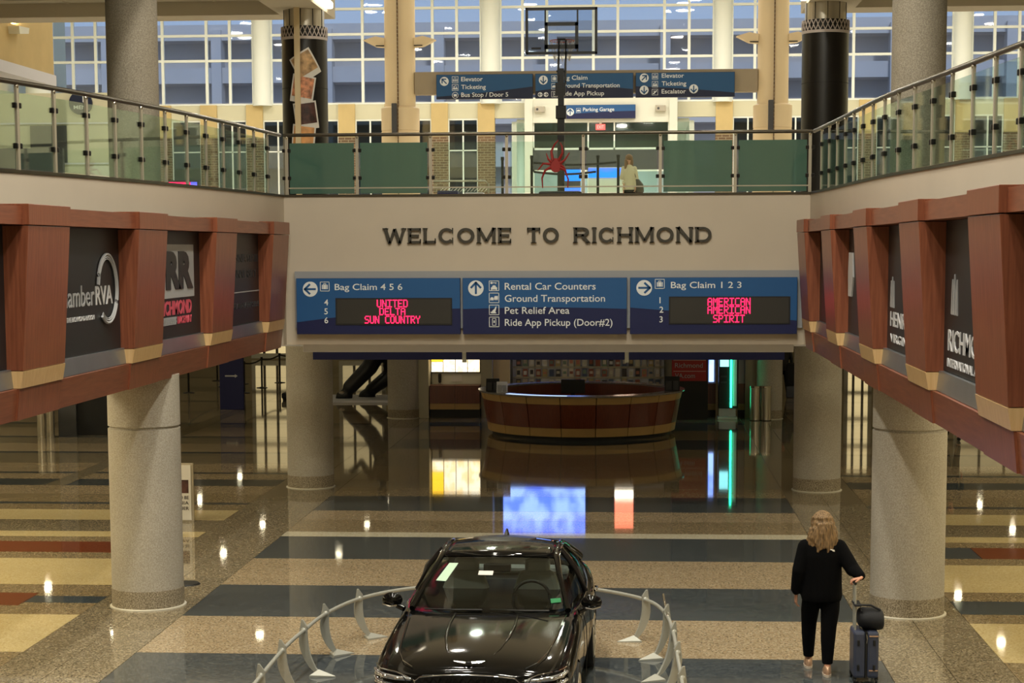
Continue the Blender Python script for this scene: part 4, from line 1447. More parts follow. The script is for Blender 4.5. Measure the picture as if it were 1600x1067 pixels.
# ---- lamps
for x, y, s, l in ((-5.83, 34.2, 1, 'bright wall lamp on the ceiling beam beside the photo column'), (3.02, 33.9, -1, 'bright wall lamp on the ceiling beam beside plain black column')):
    t = thing('beam_lamp', l, 'lamp', (x, y, 8.93), 0, 'beam lamps')
    MB().box(min(x, x + s * .12), max(x, x + s * .12), y - .75, y + .75, 8.93, 9.06).build('diffuser', MT['lamp'], t, bevel=.03)
t = thing('wall_sconce', 'white uplight sconce on the ochre wall', 'lamp', (-12.62, 37.4, 8.80))
MB().prism([(37.15, 8.80), (37.7, 8.86), (37.75, 8.98), (37.1, 8.95)], 'x', -12.65, -12.42).build('shade', MT['white'], t)
area('sconce_light', (-12.52, 37.4, 9.02), .15, 55, (1.0, .78, .42), rot=(math.pi, 0, 0))

for zz in (7.25, 8.55):
    struct('trim_40', MB().box(-26, -16.2, 59.94, 60.0, zz, zz + .05), MT['soffit'])
struct('trim_41', MB().box(-19.8, -18.6, 59.93, 60.0, 7.3, 8.5), MT['tile_dark'])
# round restroom sign on upper left
t = thing('restroom_sign', 'round dark blue MEN restroom sign behind left balcony glass', 'sign', (-18.0, 59.9, 9.0))
struct('wall_restroom', MB().box(-26, -16.2, 60.0, 60.3, FZ, 9.55), MT['cream_wall'])
MB().prism([(-18.1 + .38 * math.cos(k * .2618), 9.22 + .38 * math.sin(k * .2618)) for k in range(24)], 'y', 59.9, 60.0).build('disc', MT['signnavy2'], t)
MB().box(-18.02, -17.90, 59.89, 59.9, 9.24, 9.46).build('figure', MT['signwhite'], t)
text('lettering', 'MEN', MT['signwhite'], t, (-18.32, 59.895, 9.02), w=.42, h=.12, bold=.01)
struct('door_2', MB().box(-17.9, -16.9, 59.9, 60.0, FZ, 7.2), MT['white'])
struct('wall_dark_kiosk', MB().box(-20.6, -18.3, 58.5, 58.7, FZ, 7.7), MT['tile_dark'])

# ================================================================ CAR
car = thing('car', 'glossy black sedan with windshield stickers facing the camera', 'car', (-1.49, 15.90, 0), R(-1.4))
# body shell: half sections (x, z), from sill to centre line
ST = [
    (0.00, [(.50, .24), (.62, .28), (.70, .42), (.72, .60), (.67, .71), (.48, .745), (.25, .765), (0, .77)]),
    (0.10, [(.62, .20), (.76, .25), (.83, .42), (.84, .62), (.79, .75), (.56, .80), (.30, .82), (0, .83)]),
    (0.32, [(.70, .18), (.84, .23), (.90, .44), (.905, .66), (.845, .81), (.62, .85), (.34, .885), (0, .897)]),
    (0.85, [(.74, .17), (.87, .22), (.925, .46), (.93, .71), (.87, .87), (.66, .89), (.38, .94), (0, .954)]),
    (1.35, [(.74, .17), (.87, .22), (.925, .46), (.925, .74), (.88, .90), (.70, .925), (.42, .972), (0, .988)]),
    (1.75, [(.74, .17), (.87, .22), (.925, .46), (.925, .76), (.88, .935), (.74, .965), (.42, 1.00), (0, 1.00)]),
    (2.60, [(.74, .17), (.875, .22), (.93, .46), (.92, .76), (.885, .94), (.76, .97), (.42, .97), (0, .97)]),
    (3.30, [(.74, .17), (.875, .22), (.935, .46), (.93, .78), (.89, .955), (.76, .98), (.42, .98), (0, .98)]),
    (3.85, [(.74, .18), (.875, .24), (.945, .48), (.945, .80), (.89, .985), (.74, 1.01), (.42, 1.01), (0, 1.01)]),
    (4.40, [(.70, .22), (.85, .28), (.92, .48), (.915, .82), (.84, 1.02), (.68, 1.06), (.40, 1.08), (0, 1.08)]),
    (4.72, [(.64, .28), (.80, .32), (.86, .50), (.85, .80), (.78, 1.00), (.62, 1.06), (.36, 1.09), (0, 1.10)]),
    (4.82, [(.50, .34), (.66, .38), (.74, .52), (.73, .74), (.66, .90), (.50, .97), (.28, 1.0), (0, 1.0)]),
]
rings = []
for y, pr in ST:
    left = [(-x, y, z) for x, z in pr]
    right = [(x, y, z) for x, z in pr[::-1][1:]]
    rings.append(left + right)
cb_ = MB().loft(rings)
body = cb_.build('body_shell', MT['carpaint'], car, local=True, sub=2)
# wheel arches are cut out of the shell
ops = []
for sx in (-1, 1):
    for wy in (0.93, 3.78):
        k = MB()
        n = 32
        x0, x1 = (sx * .60, sx * 1.2) if sx > 0 else (sx * 1.2, sx * .60)
        k.prism([(wy + .375 * math.cos(2 * math.pi * i / n), .33 + .375 * math.sin(2 * math.pi * i / n)) for i in range(n)], 'x', x0, x1)
        ko = k.build('cutter', MT['black'], None, local=True)
        ops.append(ko)
body.parent = None
for ko in ops:
    md = body.modifiers.new('arch', 'BOOLEAN'); md.operation = 'DIFFERENCE'; md.object = ko; md.solver = 'EXACT'
bpy.context.view_layer.update()
me = bpy.data.meshes.new_from_object(body.evaluated_get(bpy.context.evaluated_depsgraph_get()))
body.modifiers.clear()
body.data = me
for p in me.polygons: p.use_smooth = True
me.set_sharp_from_angle(angle=R(50))
body.parent = car
for ko in ops:
    bpy.data.objects.remove(ko)


def cbuild(mb, name, mat, parent=None, **k):
    return mb.build(name, mat, parent or car, local=True, **k)


def lerp(a, b, t): return tuple(p + (q - p) * t for p, q in zip(a, b))


def patch(A, B, nu, nv, bulge):
    """ruled patch between polylines A and B (equal length), bulged outward by bulge(u,v)->vector"""
    rows = []
    for j in range(nv + 1):
        v = j / nv
        row = []
        for i in range(len(A)):
            p = lerp(A[i], B[i], v)
            d = bulge(i / (len(A) - 1), v)
            row.append((p[0] + d[0], p[1] + d[1], p[2] + d[2]))
        rows.append(row)
    return MB().grid(rows)


def arcline(x, yside, ymid, zside, zmid, n=12):
    return [(x * (2 * i / n - 1), yside + (ymid - yside) * (1 - (2 * i / n - 1) ** 2), zside + (zmid - zside) * (1 - (2 * i / n - 1) ** 2)) for i in range(n + 1)]


wb0 = arcline(.745, 1.96, 1.62, .985, .995)
wt0 = arcline(.575, 2.78, 2.60, 1.345, 1.385)
ws_ = patch(wb0, wt0, 12, 6, lambda u, v: (0, -.02 * math.sin(math.pi * v), .03 * math.sin(math.pi * v)))
cbuild(ws_, 'windshield', MT['glass_car'], smooth=80, recalc=False)
rf0 = arcline(.575, 2.78, 2.60, 1.345, 1.385)
rf1 = arcline(.585, 3.25, 3.25, 1.40, 1.445)
rf2 = arcline(.565, 3.75, 3.78, 1.355, 1.405)
rows = []
for j in range(9):
    t = j / 8
    rows.append([tuple((1 - t) ** 2 * a[k] + 2 * t * (1 - t) * (2 * b[k] - .5 * a[k] - .5 * c_[k]) + t * t * c_[k] for k in range(3)) for a, b, c_ in zip(rf0, rf1, rf2)])
rg = MB().grid(rows)
cbuild(rg, 'roof_panel', MT['carpaint'], smooth=80, solid=.02)
# roof edges (cant rails), A and C pillars as one sweeping rail each side
sr = cbuild(MB().grid([[(x * .5 / .585, y + .12, z + .014) for x, y, z in r[2:-2]] for r in rows[1:6]]), 'sunroof_glass', MT['black_wrap'], smooth=80, solid=.006)
for s in (-1, 1):
    railp = [(.765, 1.90, .975), (.70, 2.2, 1.11), (.635, 2.5, 1.24), (.582, 2.79, 1.345), (.585, 3.05, 1.388), (.585, 3.3, 1.40), (.575, 3.6, 1.378), (.57, 3.78, 1.35), (.60, 4.05, 1.27), (.655, 4.3, 1.17), (.71, 4.52, 1.075)]
    cbuild(MB().tube([(s * x, y, z) for x, y, z in railp], [.030, .027, .026, .026, .025, .025, .027, .032, .042, .055, .06], 10), 'pillar_rail', MT['carpaint'], smooth=60)
    belt = [(.80, 1.98, .955), (.835, 2.25, .955), (.855, 2.6, .955), (.862, 2.95, .958), (.862, 3.25, .962), (.85, 3.55, .972), (.82, 3.85, .985), (.775, 4.15, 1.0)]
    top = [(.745, 2.02, 1.0), (.69, 2.26, 1.115), (.64, 2.55, 1.235), (.60, 2.85, 1.345), (.60, 3.2, 1.39), (.595, 3.55, 1.375), (.60, 3.82, 1.33), (.64, 4.12, 1.235)]
    cbuild(patch([(s * x, y, z) for x, y, z in belt], [(s * x, y, z) for x, y, z in top], 7, 4, lambda u, v: (s * .03 * math.sin(math.pi * v), 0, 0)), 'side_window', MT['glass_car'], smooth=80, recalc=False)
    cbuild(MB().tube([(s * (x + .012), y, z) for x, y, z in belt], .012, 6), 'belt_chrome', MT['chrome'], smooth=60)
    cbuild(MB().tube([(s * (x + .015), y, z) for x, y, z in top], .010, 6), 'window_chrome', MT['chrome'], smooth=60)
    cbuild(MB().tube([(s * .875, 3.02, .955), (s * .77, 3.05, 1.2), (s * .61, 3.08, 1.385)], [.03, .03, .026], 8), 'door_pillar', MT['black_wrap'], smooth=60)
    # mirror
    mr = cbuild(MB().ell(s * .985, 2.05, 1.03, .105, .07, .075, 16, 10), 'mirror', MT['carpaint'], smooth=80)
    cbuild(MB().tube([(s * .86, 2.0, .95), (s * .93, 2.03, .975)], .03, 8), 'mirror_stalk', MT['carpaint'], mr, smooth=60)
    cbuild(MB().tube([(s * .93, 1.985, .985), (s * 1.0, 1.98, .975), (s * 1.075, 2.0, .995)], .010, 6), 'mirror_trim', MT['chrome'], mr, smooth=60)
    cbuild(MB().box(min(s * .92, s * 1.07), max(s * .92, s * 1.07), 2.115, 2.122, .985, 1.07), 'mirror_glass', MT['chrome'], mr)
    # door seams and handles
    for y in (2.15, 3.08, 3.95):
        cbuild(MB().tube([(s * .928, y, .30), (s * .938, y, .55), (s * .93, y, .78), (s * .885, y, .94)], .004, 4), 'door_seam', MT['black'])
    for y in (2.82, 3.72):
        cbuild(MB().tube([(s * .935, y, .84), (s * .955, y + .04, .845), (s * .955, y + .16, .85), (s * .935, y + .2, .85)], .012, 6), 'door_handle', MT['chrome'], smooth=60)
    # hood shut line
    cbuild(MB().tube([(s * x, y, z) for x, y, z in [(.50, .09, .808), (.60, .20, .838), (.665, .42, .876), (.70, .8, .896), (.735, 1.3, .935), (.765, 1.7, .972)]], .0045, 5), 'hood_seam', MT['chrome'])
    # twin-line headlamp
    for zz, nm in ((.722, 'upper'), (.652, 'lower')):
        hp_ = [(s * .50, -.005, zz - .005), (s * .62, .012, zz), (s * .74, .055, zz + .010), (s * .815, .135, zz + .020), (s * .862, .26, zz + .030)]
        hl = cbuild(MB().tube(hp_, [.016, .022, .024, .022, .012], 8), 'headlamp_bar', MT['lamp_lit'], smooth=60)
        for q in (1, 2, 3):
            x_, y_2, z_ = hp_[q]
            cbuild(MB().ell(x_, y_2 - .012, z_, .03, .018, .017, 10, 6), 'lamp_cell', MT['lampcool'] if (s > 0 and nm == 'x') else MT['chrome'], hl, smooth=80)
    cbuild(MB().tube([(s * .47, .02, .70), (s * .62, .045, .765), (s * .79, .135, .782), (s * .855, .30, .79)], .006, 5), 'lamp_trim', MT['chrome'], smooth=60)
    # power-bulge crease on the hood
    cbuild(MB().tube([(s * .30, 1.60, .992), (s * .31, 1.2, .967), (s * .29, .8, .936), (s * .24, .45, .897), (s * .19, .28, .868)], [.012, .014, .014, .010, .004], 8, flat=.5), 'hood_crease', MT['carpaint'], smooth=80)
    # wheels
    for wy in (.93, 3.78):
        wh = cbuild(MB().add(*(lambda P_: (P_.v, P_.f))(MB().lathe([(.22, -.11), (.33, -.115), (.345, -.08), (.345, .08), (.33, .115), (.22, .11)], 0, 0, 40))), 'wheel', MT['rubber'], smooth=50)
        for v in wh.data.vertices:
            x_, y_1, z_ = v.co
            v.co = Vector((s * .815 + z_, wy + x_, .345 + y_1))
        wh.data.update()
        rimm = MB()
        for q in range(10):
            a = 2 * math.pi * q / 10
            rimm.tube([(s * .925, wy + .03 * math.cos(a), .345 + .03 * math.sin(a)), (s * .915, wy + .225 * math.cos(a), .345 + .225 * math.sin(a))], [.022, .014], 5)
        tag(cbuild(rimm, 'wheel_spokes', MT['steel'], wh), kind='stuff')
        cbuild(MB().tube([(s * .92, wy + .225 * math.cos(2 * math.pi * q / 28), .345 + .225 * math.sin(2 * math.pi * q / 28)) for q in range(28)], .016, 6, closed=True), 'rim', MT['steel'], wh, smooth=60)
# rear glass
rb = arcline(.56, 3.78, 3.80, 1.35, 1.40)
rb2 = arcline(.70, 4.45, 4.50, 1.085, 1.105)
cbuild(patch(rb, rb2, 12, 5, lambda u, v: (0, 0, .03 * math.sin(math.pi * v))), 'rear_window', MT['glass_car'], smooth=80, recalc=False)
# grille, emblem, antenna, wipers
gl = cbuild(MB().prism([(-.46, .66), (-.40, .705), (0, .722), (.40, .705), (.46, .66), (.40, .45), (.16, .28), (-.16, .28), (-.40, .45)], 'y', -.025, .10), 'grille', MT['black'], bevel=.01)
go = [(-.47, -.028, .655), (-.42, -.03, .70), (-.2, -.032, .72), (0, -.034, .726), (.2, -.032, .72), (.42, -.03, .70), (.47, -.028, .655), (.40, -.03, .44), (.17, -.03, .27), (-.17, -.03, .27), (-.40, -.03, .44)]
cbuild(MB().tube(go, .007, 6, closed=True), 'grille_frame', MT['chrome'], gl, smooth=60)
gm = MB()
for q in range(-7, 8):
    for s in (-1, 1):
        xa = q * .066
        gm.tube([(xa - s * .20, -.03, .34), (xa + s * .16, -.03, .70)] if False else [(xa, -.03, .52 - .0), (xa + s * .10, -.03, .70)], .0045, 4)
        gm.tube([(xa, -.03, .52), (xa + s * .10, -.03, .34)], .0045, 4)
for s in (-1, 1):
    for q in range(-4, 5):
        gm.tube([(q * .085 - s * .04, -.03, .61), (q * .085 + s * .04, -.03, .69)], .004, 4)
tag(cbuild(gm, 'grille_mesh', MT['clamp'], gl), kind='stuff')
em = MB()
for s in (-1, 1):
    em.add([(s * .025, .118, .803), (s * .14, .125, .812), (s * .125, .112, .803), (s * .09, .104, .797), (s * .03, .094, .79),
            (s * .025, .115, .811), (s * .14, .122, .819), (s * .125, .109, .811), (s * .09, .10, .805), (s * .03, .09, .798)],
           [(0, 1, 2, 3, 4), (9, 8, 7, 6, 5), (0, 5, 6, 1), (1, 6, 7, 2), (2, 7, 8, 3), (3, 8, 9, 4), (4, 9, 5, 0)])
eo = cbuild(em, 'winged_emblem', MT['chrome'])
cbuild(MB().ell(0, .108, .804, .026, .018, .010, 12, 6), 'emblem_shield', MT['black'], eo, smooth=80)
for o_ in (gl, eo):
    o_.location.z += .045
cbuild(MB().loft([[(-.03, 3.52, 1.42), (.03, 3.52, 1.42), (.03, 3.72, 1.41), (-.03, 3.72, 1.41)], [(-.008, 3.62, 1.50), (.008, 3.62, 1.50), (.008, 3.69, 1.505), (-.008, 3.69, 1.505)]]), 'antenna_fin', MT['black'], bevel=.005)
for x0_, x1_ in ((-.62, -.05), (.02, .6)):
    cbuild(MB().tube([(x0_, 1.74, 1.005), ((x0_ + x1_) / 2, 1.66, 1.015), (x1_, 1.645, 1.02)], .008, 5), 'wiper', MT['black'])
# cabin
cbuild(MB().box(-.70, .70, 1.95, 2.25, .80, .965), 'dashboard', MT['interior'], bevel=.03)
cbuild(MB().box(-.74, .74, 2.2, 4.2, .45, .62), 'cabin_floor', MT['interior'])
cbuild(MB().box(-.12, .12, 2.2, 3.0, .62, .78), 'console', MT['interior'], bevel=.02)
for x in (-.37, .37):
    b = MB()
    b.loft([[(x - .25, 2.95, .62), (x + .25, 2.95, .62), (x + .25, 3.12, .62), (x - .25, 3.12, .62)], [(x - .25, 2.98, .95), (x + .25, 2.98, .95), (x + .25, 3.12, .95), (x - .25, 3.12, .95)],
            [(x - .18, 3.06, 1.16), (x + .18, 3.06, 1.16), (x + .18, 3.16, 1.16), (x - .18, 3.16, 1.16)]])
    b.box(x - .25, x + .25, 2.5, 3.05, .62, .74)
    so = cbuild(b, 'front_seat', MT['seat'], sub=0, bevel=.05)
    cbuild(MB().box(x - .13, x + .13, 3.08, 3.18, 1.13, 1.28), 'headrest', MT['seat'], so, bevel=.04)
cbuild(MB().box(-.65, .65, 3.75, 3.95, .6, 1.08), 'rear_bench', MT['seat'], bevel=.05)
cbuild(MB().tube([(.37 + .185 * math.cos(a), 2.36 + .05 * math.sin(a), 1.0 + .17 * math.sin(a)) for a in [2 * math.pi * k / 28 for k in range(28)]], .017, 8, closed=True), 'steering_wheel', MT['black'], smooth=60)
cbuild(MB().box(-.14, .14, 2.62, 2.66, 1.22, 1.30), 'inside_mirror', MT['black'], bevel=.01)


def on_glass(u, v):
    """point on the windshield, u -1..1 across, v 0..1 up, slightly outside"""
    i = (u + 1) / 2 * 12
    k = min(int(i), 11); f = i - k
    a = lerp(wb0[k], wb0[k + 1], f); b = lerp(wt0[k], wt0[k + 1], f)
    p = lerp(a, b, v)
    return (p[0], p[1] - .02 * math.sin(math.pi * v) - .006, p[2] + .03 * math.sin(math.pi * v) + .006)


def decal(name, q, mat):
    pts = [on_glass(*p) for p in q]
    return cbuild(MB().add(pts, [(0, 1, 2, 3)]), name, mat, solid=.003)


decal('window_sticker', [(-.86, .46), (-.70, .46), (-.63, .83), (-.79, .83)], MT['sticker'])
st_ = decal('stock_label', [(-.23, .60), (.0, .60), (.0, .68), (-.23, .68)], MT['paper'])
decal('inspection_sticker', [(.82, .10), (.95, .10), (.95, .17), (.82, .17)], MT['green_st'])

# ---- low rail barrier round the car
ringp = [(-3.45, 14.6), (-3.52, 15.8), (-3.55, 17.1), (-3.56, 18.3), (-3.52, 19.1), (-3.44, 20.0), (-3.20, 20.9), (-2.72, 21.55), (-2.0, 21.9), (-1.3, 21.95), (-.52, 21.63), (.08, 21.0), (.30, 20.2), (.37, 19.1), (.39, 18.0), (.41, 16.9), (.41, 15.8), (.38, 14.6)]
rp3 = []
for i in range(len(ringp) - 1):
    P0, P1, P2, P3 = [Vector(ringp[min(max(j, 0), len(ringp) - 1)]) for j in (i - 1, i, i + 1, i + 2)]
    for k in range(6):
        t = k / 6
        q = 0.5 * ((2 * P1) + (-P0 + P2) * t + (2 * P0 - 5 * P1 + 4 * P2 - P3) * t * t + (-P0 + 3 * P1 - 3 * P2 + P3) * t ** 3)
        rp3.append((q.x, q.y, .475))
rp3.append((*ringp[-1], .475))
bar_ = thing('rail_barrier', 'low silver tube barrier on curved stands circling the black car', 'barrier', (-1.5, 21.9, 0))
MB().tube(rp3, .021, 10).build('tube_rail', MT['barrier'], bar_, smooth=60)


def stand(tx, ty, fx, fy):
    """tx,ty rail point; fx,fy foot on the car side"""
    d = Vector((tx - fx, ty - fy)); L = d.length; d /= L
    n = Vector((-d.y, d.x))
    pts = []
    for k in range(9):
        t = k / 8
        z = .02 + .50 * t
        out = L * (t ** 0.6) * 1.0 + .05 * math.sin(math.pi * t)
        pts.append((fx + d.x * out, fy + d.y * out, z, .028 + .028 * t * (1.15 - t) * 2.6))
    b = MB()
    rings = []
    for x, y, z, w in pts:
        rings.append([(x - n.x * .012 - d.x * w, y - n.y * .012 - d.y * w, z), (x + n.x * .012 - d.x * w, y + n.y * .012 - d.y * w, z), (x + n.x * .012 + d.x * w, y + n.y * .012 + d.y * w, z), (x - n.x * .012 + d.x * w, y - n.y * .012 + d.y * w, z)])
    x, y, z, w = pts[-1]
    rings.append([(x + d.x * .01 - n.x * .01, y + d.y * .01 - n.y * .01, z + .07), (x + d.x * .01 + n.x * .01, y + d.y * .01 + n.y * .01, z + .07), (x + d.x * .03 + n.x * .01, y + d.y * .03 + n.y * .01, z + .07), (x + d.x * .03 - n.x * .01, y + d.y * .03 - n.y * .01, z + .07)])
    b.loft(rings)
    po = b.build('stand', MT['barrier'], bar_, bevel=.003)
    tip = (fx - d.x * .20, fy - d.y * .20)
    tl = (fx + d.x * .06 + n.x * .10, fy + d.y * .06 + n.y * .10); tr = (fx + d.x * .06 - n.x * .10, fy + d.y * .06 - n.y * .10)
    MB().add([(tip[0], tip[1], 0), (tl[0], tl[1], 0), (tr[0], tr[1], 0), (tip[0], tip[1], .012), (tl[0], tl[1], .02), (tr[0], tr[1], .02), (fx, fy, .07)],
             [(0, 1, 2), (0, 3, 4, 1), (1, 4, 5, 2), (2, 5, 3, 0), (3, 6, 4), (4, 6, 5), (5, 6, 3)]).build('foot', MT['barrier'], po)
    MB().ell(tx, ty, .475, .036, .036, .036, 10, 8).build('rail_clip', MT['barrier'], po, smooth=80)


for a in [(-3.20, 20.9, -3.08, 20.95), (-3.44, 20.0, -3.33, 20.05), (-3.52, 19.1, -3.36, 19.05), (-3.56, 18.1, -3.36, 18.1), (-3.55, 17.0, -3.36, 17.0), (-3.51, 15.8, -3.3, 15.8),
          (.08, 21.0, -.05, 20.95), (.31, 20.15, .17, 20.05), (.37, 19.2, .18, 19.03), (.39, 18.2, .20, 18.1), (.41, 17.1, .21, 17.0), (.41, 15.9, .2, 15.8), (-1.9, 21.92, -1.9, 21.75), (-.9, 21.83, -.92, 21.68)]:
    stand(*a)
MB().tube([(.28, 20.55, .62), (.31, 20.2, .50), (.40, 18.9, .40), (.43, 17.4, .36)], .014, 8).build('loose_strut', MT['steel_br'], bar_, smooth=60)

# ================================================================ PEOPLE
def limb(b, pts, rad, n=14):
    b.tube(pts, rad, n)
    for p, r in zip(pts, rad):
        b.ell(p[0], p[1], p[2], r, r, r, n, 8)
    return b


def hand(parent, wrist, direction, palm_n, side, mat, curl=0.5, s=1.0):
    """five separate fingers: direction = along the hand, palm_n = palm normal (curl towards it)"""
    D = Vector(direction).normalized(); N = Vector(palm_n).normalized(); S = D.cross(N).normalized() * side
    w0 = Vector(wrist)
    b = MB()
    rings = []
    for t, hw, ht in ((0, .024, .018), (.035, .034, .016), (.07, .039, .014), (.095, .038, .012)):
        c_ = w0 + D * t * s
        rings.append([c_ + S * hw * s * math.cos(a) + N * ht * s * math.sin(a) for a in [2 * math.pi * k / 12 for k in range(12)]])
    b.loft(rings)
    for i, (off, ln) in enumerate(((-.028, .068), (-.0095, .080), (.009, .074), (.0265, .058))):
        p = w0 + D * .088 * s + S * off * s
        pts = [p.copy()]
        ang = curl * .35
        for seg in (.42, .32, .26):
            dd = D * math.cos(ang) + N * math.sin(ang)
            p = p + dd * ln * seg * s
            pts.append(p.copy()); ang += curl * .8
        b.tube(pts, [.0088 * s, .0082 * s, .0074 * s, .006 * s], 8)
        b.ell(*pts[-1], .006 * s, .006 * s, .006 * s, 8, 6)
    p = w0 + D * .03 * s - S * .028 * s
    d1 = (D * .6 - S * .75 + N * .25).normalized(); d2 = (D * .9 - S * .2 + N * .45).normalized()
    b.tube([p, p + d1 * .034 * s, p + d1 * .034 * s + d2 * .034 * s], [.012 * s, .010 * s, .008 * s], 8)
    return b.build('hand', mat, parent, local=True, smooth=70)


# ---- woman walking away with her suitcase
wm = thing('person', 'blonde woman in black fleece walking away, pulling her suitcase', 'person', (1.93, 19.30, 0))


def wb(b, name, mat, parent=None, **k):
    return b.build(name, mat, parent or wm, local=True, **k)


hip = (0, .18, .93)
LA, RA = (-.105, .42, .085), (.055, .02, .10)       # ankles
LK, RK = (-.105, .36, .50), (.06, .14, .50)
LH, RH = (-.085, .18, .90), (.085, .18, .90)
shL, shR = (-.185, .17, 1.36), (.185, .17, 1.36)
elL, wrL = (-.25, .13, 1.07), (-.262, .22, .845)
elR, wrR = (.315, .06, 1.12), (.375, -.12, 1.078)
# one continuous body
b = MB()
b.loft([b.ering(0, .18, .84, .15, .11), b.ering(0, .18, .95, .165, .115), b.ering(0, .18, 1.08, .135, .10), b.ering(0, .175, 1.22, .155, .105), b.ering(0, .17, 1.34, .17, .10), b.ering(0, .17, 1.41, .09, .07)])
limb(b, [LH, LK, LA], [.085, .055, .036]); limb(b, [RH, RK, RA], [.085, .055, .036])
limb(b, [shL, elL, wrL], [.05, .038, .024]); limb(b, [shR, elR, wrR], [.05, .038, .024])
b.tube([(0, .17, 1.38), (0, .185, 1.52)], [.052, .048], 14)
b.ell(0, .20, 1.595, .076, .095, .112, 20, 14)
b.ell(0, .295, 1.585, .014, .02, .018, 8, 6)            # nose, on the far side
b.ell(-.078, .19, 1.585, .012, .02, .03, 8, 6); b.ell(.078, .19, 1.585, .012, .02, .03, 8, 6)
b.ell(0, .28, 1.535, .026, .012, .009, 10, 6)
for s_ in (-1, 1):
    b.ell(s_ * .032, .285, 1.61, .012, .008, .008, 8, 6)
bd = wb(b, 'body', MT['skin'], remesh=.009)
for nm, p, sgn in (('eye', (-.032, .291, 1.61), 1), ('eye', (.032, .291, 1.61), 1)):
    wb(MB().ell(*p, .009, .006, .009, 8, 6), nm, MT['paper'], smooth=80)
# fleece jacket
b = MB()
b.loft([b.ering(0, .18, .775, .205, .15), b.ering(0, .18, .83, .218, .16), b.ering(0, .18, .98, .212, .155), b.ering(0, .175, 1.12, .208, .15), b.ering(0, .17, 1.26, .215, .145), b.ering(0, .17, 1.35, .205, .125), b.ering(0, .17, 1.42, .12, .095), b.ering(0, .175, 1.475, .070, .070)])
limb(b, [(-.175, .17, 1.345), (-.245, .13, 1.10), (-.268, .18, .90), (-.266, .20, .87)], [.085, .072, .056, .044])
limb(b, [(.175, .17, 1.345), (.308, .06, 1.13), (.372, -.085, 1.088)], [.085, .078, .052])
b.ell(-.267, .19, .89, .06, .06, .02, 12, 8)
wb(b, 'fleece_jacket', MT['knit'], remesh=.011)
wb(MB().add([(.075, .048, 1.345), (.115, .058, 1.335), (.12, .06, 1.315), (.10, .053, 1.318), (.09, .048, 1.33), (.07, .046, 1.335)], [(0, 1, 2, 3, 4, 5)]), 'chest_mark', MT['paper'], solid=.004)
# trousers
b = MB()
b.loft([b.ering(0, .18, .78, .185, .14), b.ering(0, .18, .90, .185, .14), b.ering(0, .18, 1.0, .15, .115)])
b.loft([b.ering(-.095, .19, .82, .105, .115), b.ering(-.108, .27, .66, .098, .10), b.ering(-.112, .345, .50, .082, .084), b.ering(-.112, .37, .36, .074, .078), b.ering(-.107, .405, .125, .055, .062)])
b.loft([b.ering(.092, .18, .82, .105, .115), b.ering(.090, .165, .66, .098, .104), b.ering(.074, .13, .50, .084, .086), b.ering(.066, .10, .36, .076, .08), b.ering(.057, .045, .125, .056, .062)])
b.ell(-.09, .165, .86, .095, .11, .12, 16, 10); b.ell(.09, .165, .86, .095, .11, .12, 16, 10)
wb(b, 'trousers', MT['knit'], remesh=.011)
for (ax, ay, az), nm in ((LA, 'l'), (RA, 'r')):
    tz = 0.0
    b = MB()
    b.loft([b.ering(ax, ay + .05, .022, .042, .125), b.ering(ax, ay + .05, .05, .045, .128), b.ering(ax, ay + .02, .085, .040, .085), b.ering(ax, ay, .11, .036, .048)])
    sh = wb(b, 'shoe', MT['shoe'], smooth=60)
    wb(MB().loft([MB().ering(ax, ay + .05, .0, .045, .13), MB().ering(ax, ay + .05, .026, .047, .132)]), 'sole', MT['sole'], sh, smooth=50)
hand(wm, wrL, (-.02, .12, -1), (1, .2, 0), 1, MT['skin'], .55)
hand(wm, (.378, -.135, 1.072), (-1, -.05, -.16), (0, 0, -1), -1, MT['skin'], 1.3, .95)
wb(MB().tube([(-.262 + .029 * math.cos(a), .222 + .029 * math.sin(a), .862) for a in [2 * math.pi * k / 16 for k in range(16)]], .005, 5, closed=True), 'bracelet', MT['black'], smooth=60)
# wavy shoulder-length hair
b = MB()
b.ell(0, .18, 1.60, .118, .135, .135, 24, 16)
b.loft([b.ering(0, .13, 1.335, .10, .05), b.ering(0, .12, 1.38, .135, .08), b.ering(0, .14, 1.48, .135, .10), b.ering(0, .165, 1.57, .118, .112), b.ering(0, .18, 1.63, .095, .10)])
random.seed(3)
for k in range(34):
    a = math.pi + math.pi * k / 33 + random.uniform(-.1, .1)
    x0 = .095 * math.cos(a); y0 = .165 + .105 * math.sin(a)
    pts = []; rr = []
    ph = random.uniform(0, 6)
    zb_ = 1.315 + random.uniform(-.02, .05)
    for j in range(8):
        t = j / 7
        sp_ = (.50, .88, 1.10, 1.22, 1.34, 1.46, 1.50, 1.36)[j]
        pts.append((x0 * sp_ + .015 * math.sin(ph + t * 10), .17 + (y0 - .17) * (.55, .88, 1.02, 1.08, 1.12, 1.15, 1.15, 1.1)[j] + .008 * math.cos(ph + t * 8), 1.71 - (1.71 - zb_) * t - .0 + (-.018 if j == 0 else 0)))
        rr.append(.024 - .008 * t)
    b.tube(pts, rr, 7)
hr = wb(b, 'hair', MT['hair'], remesh=.0075)

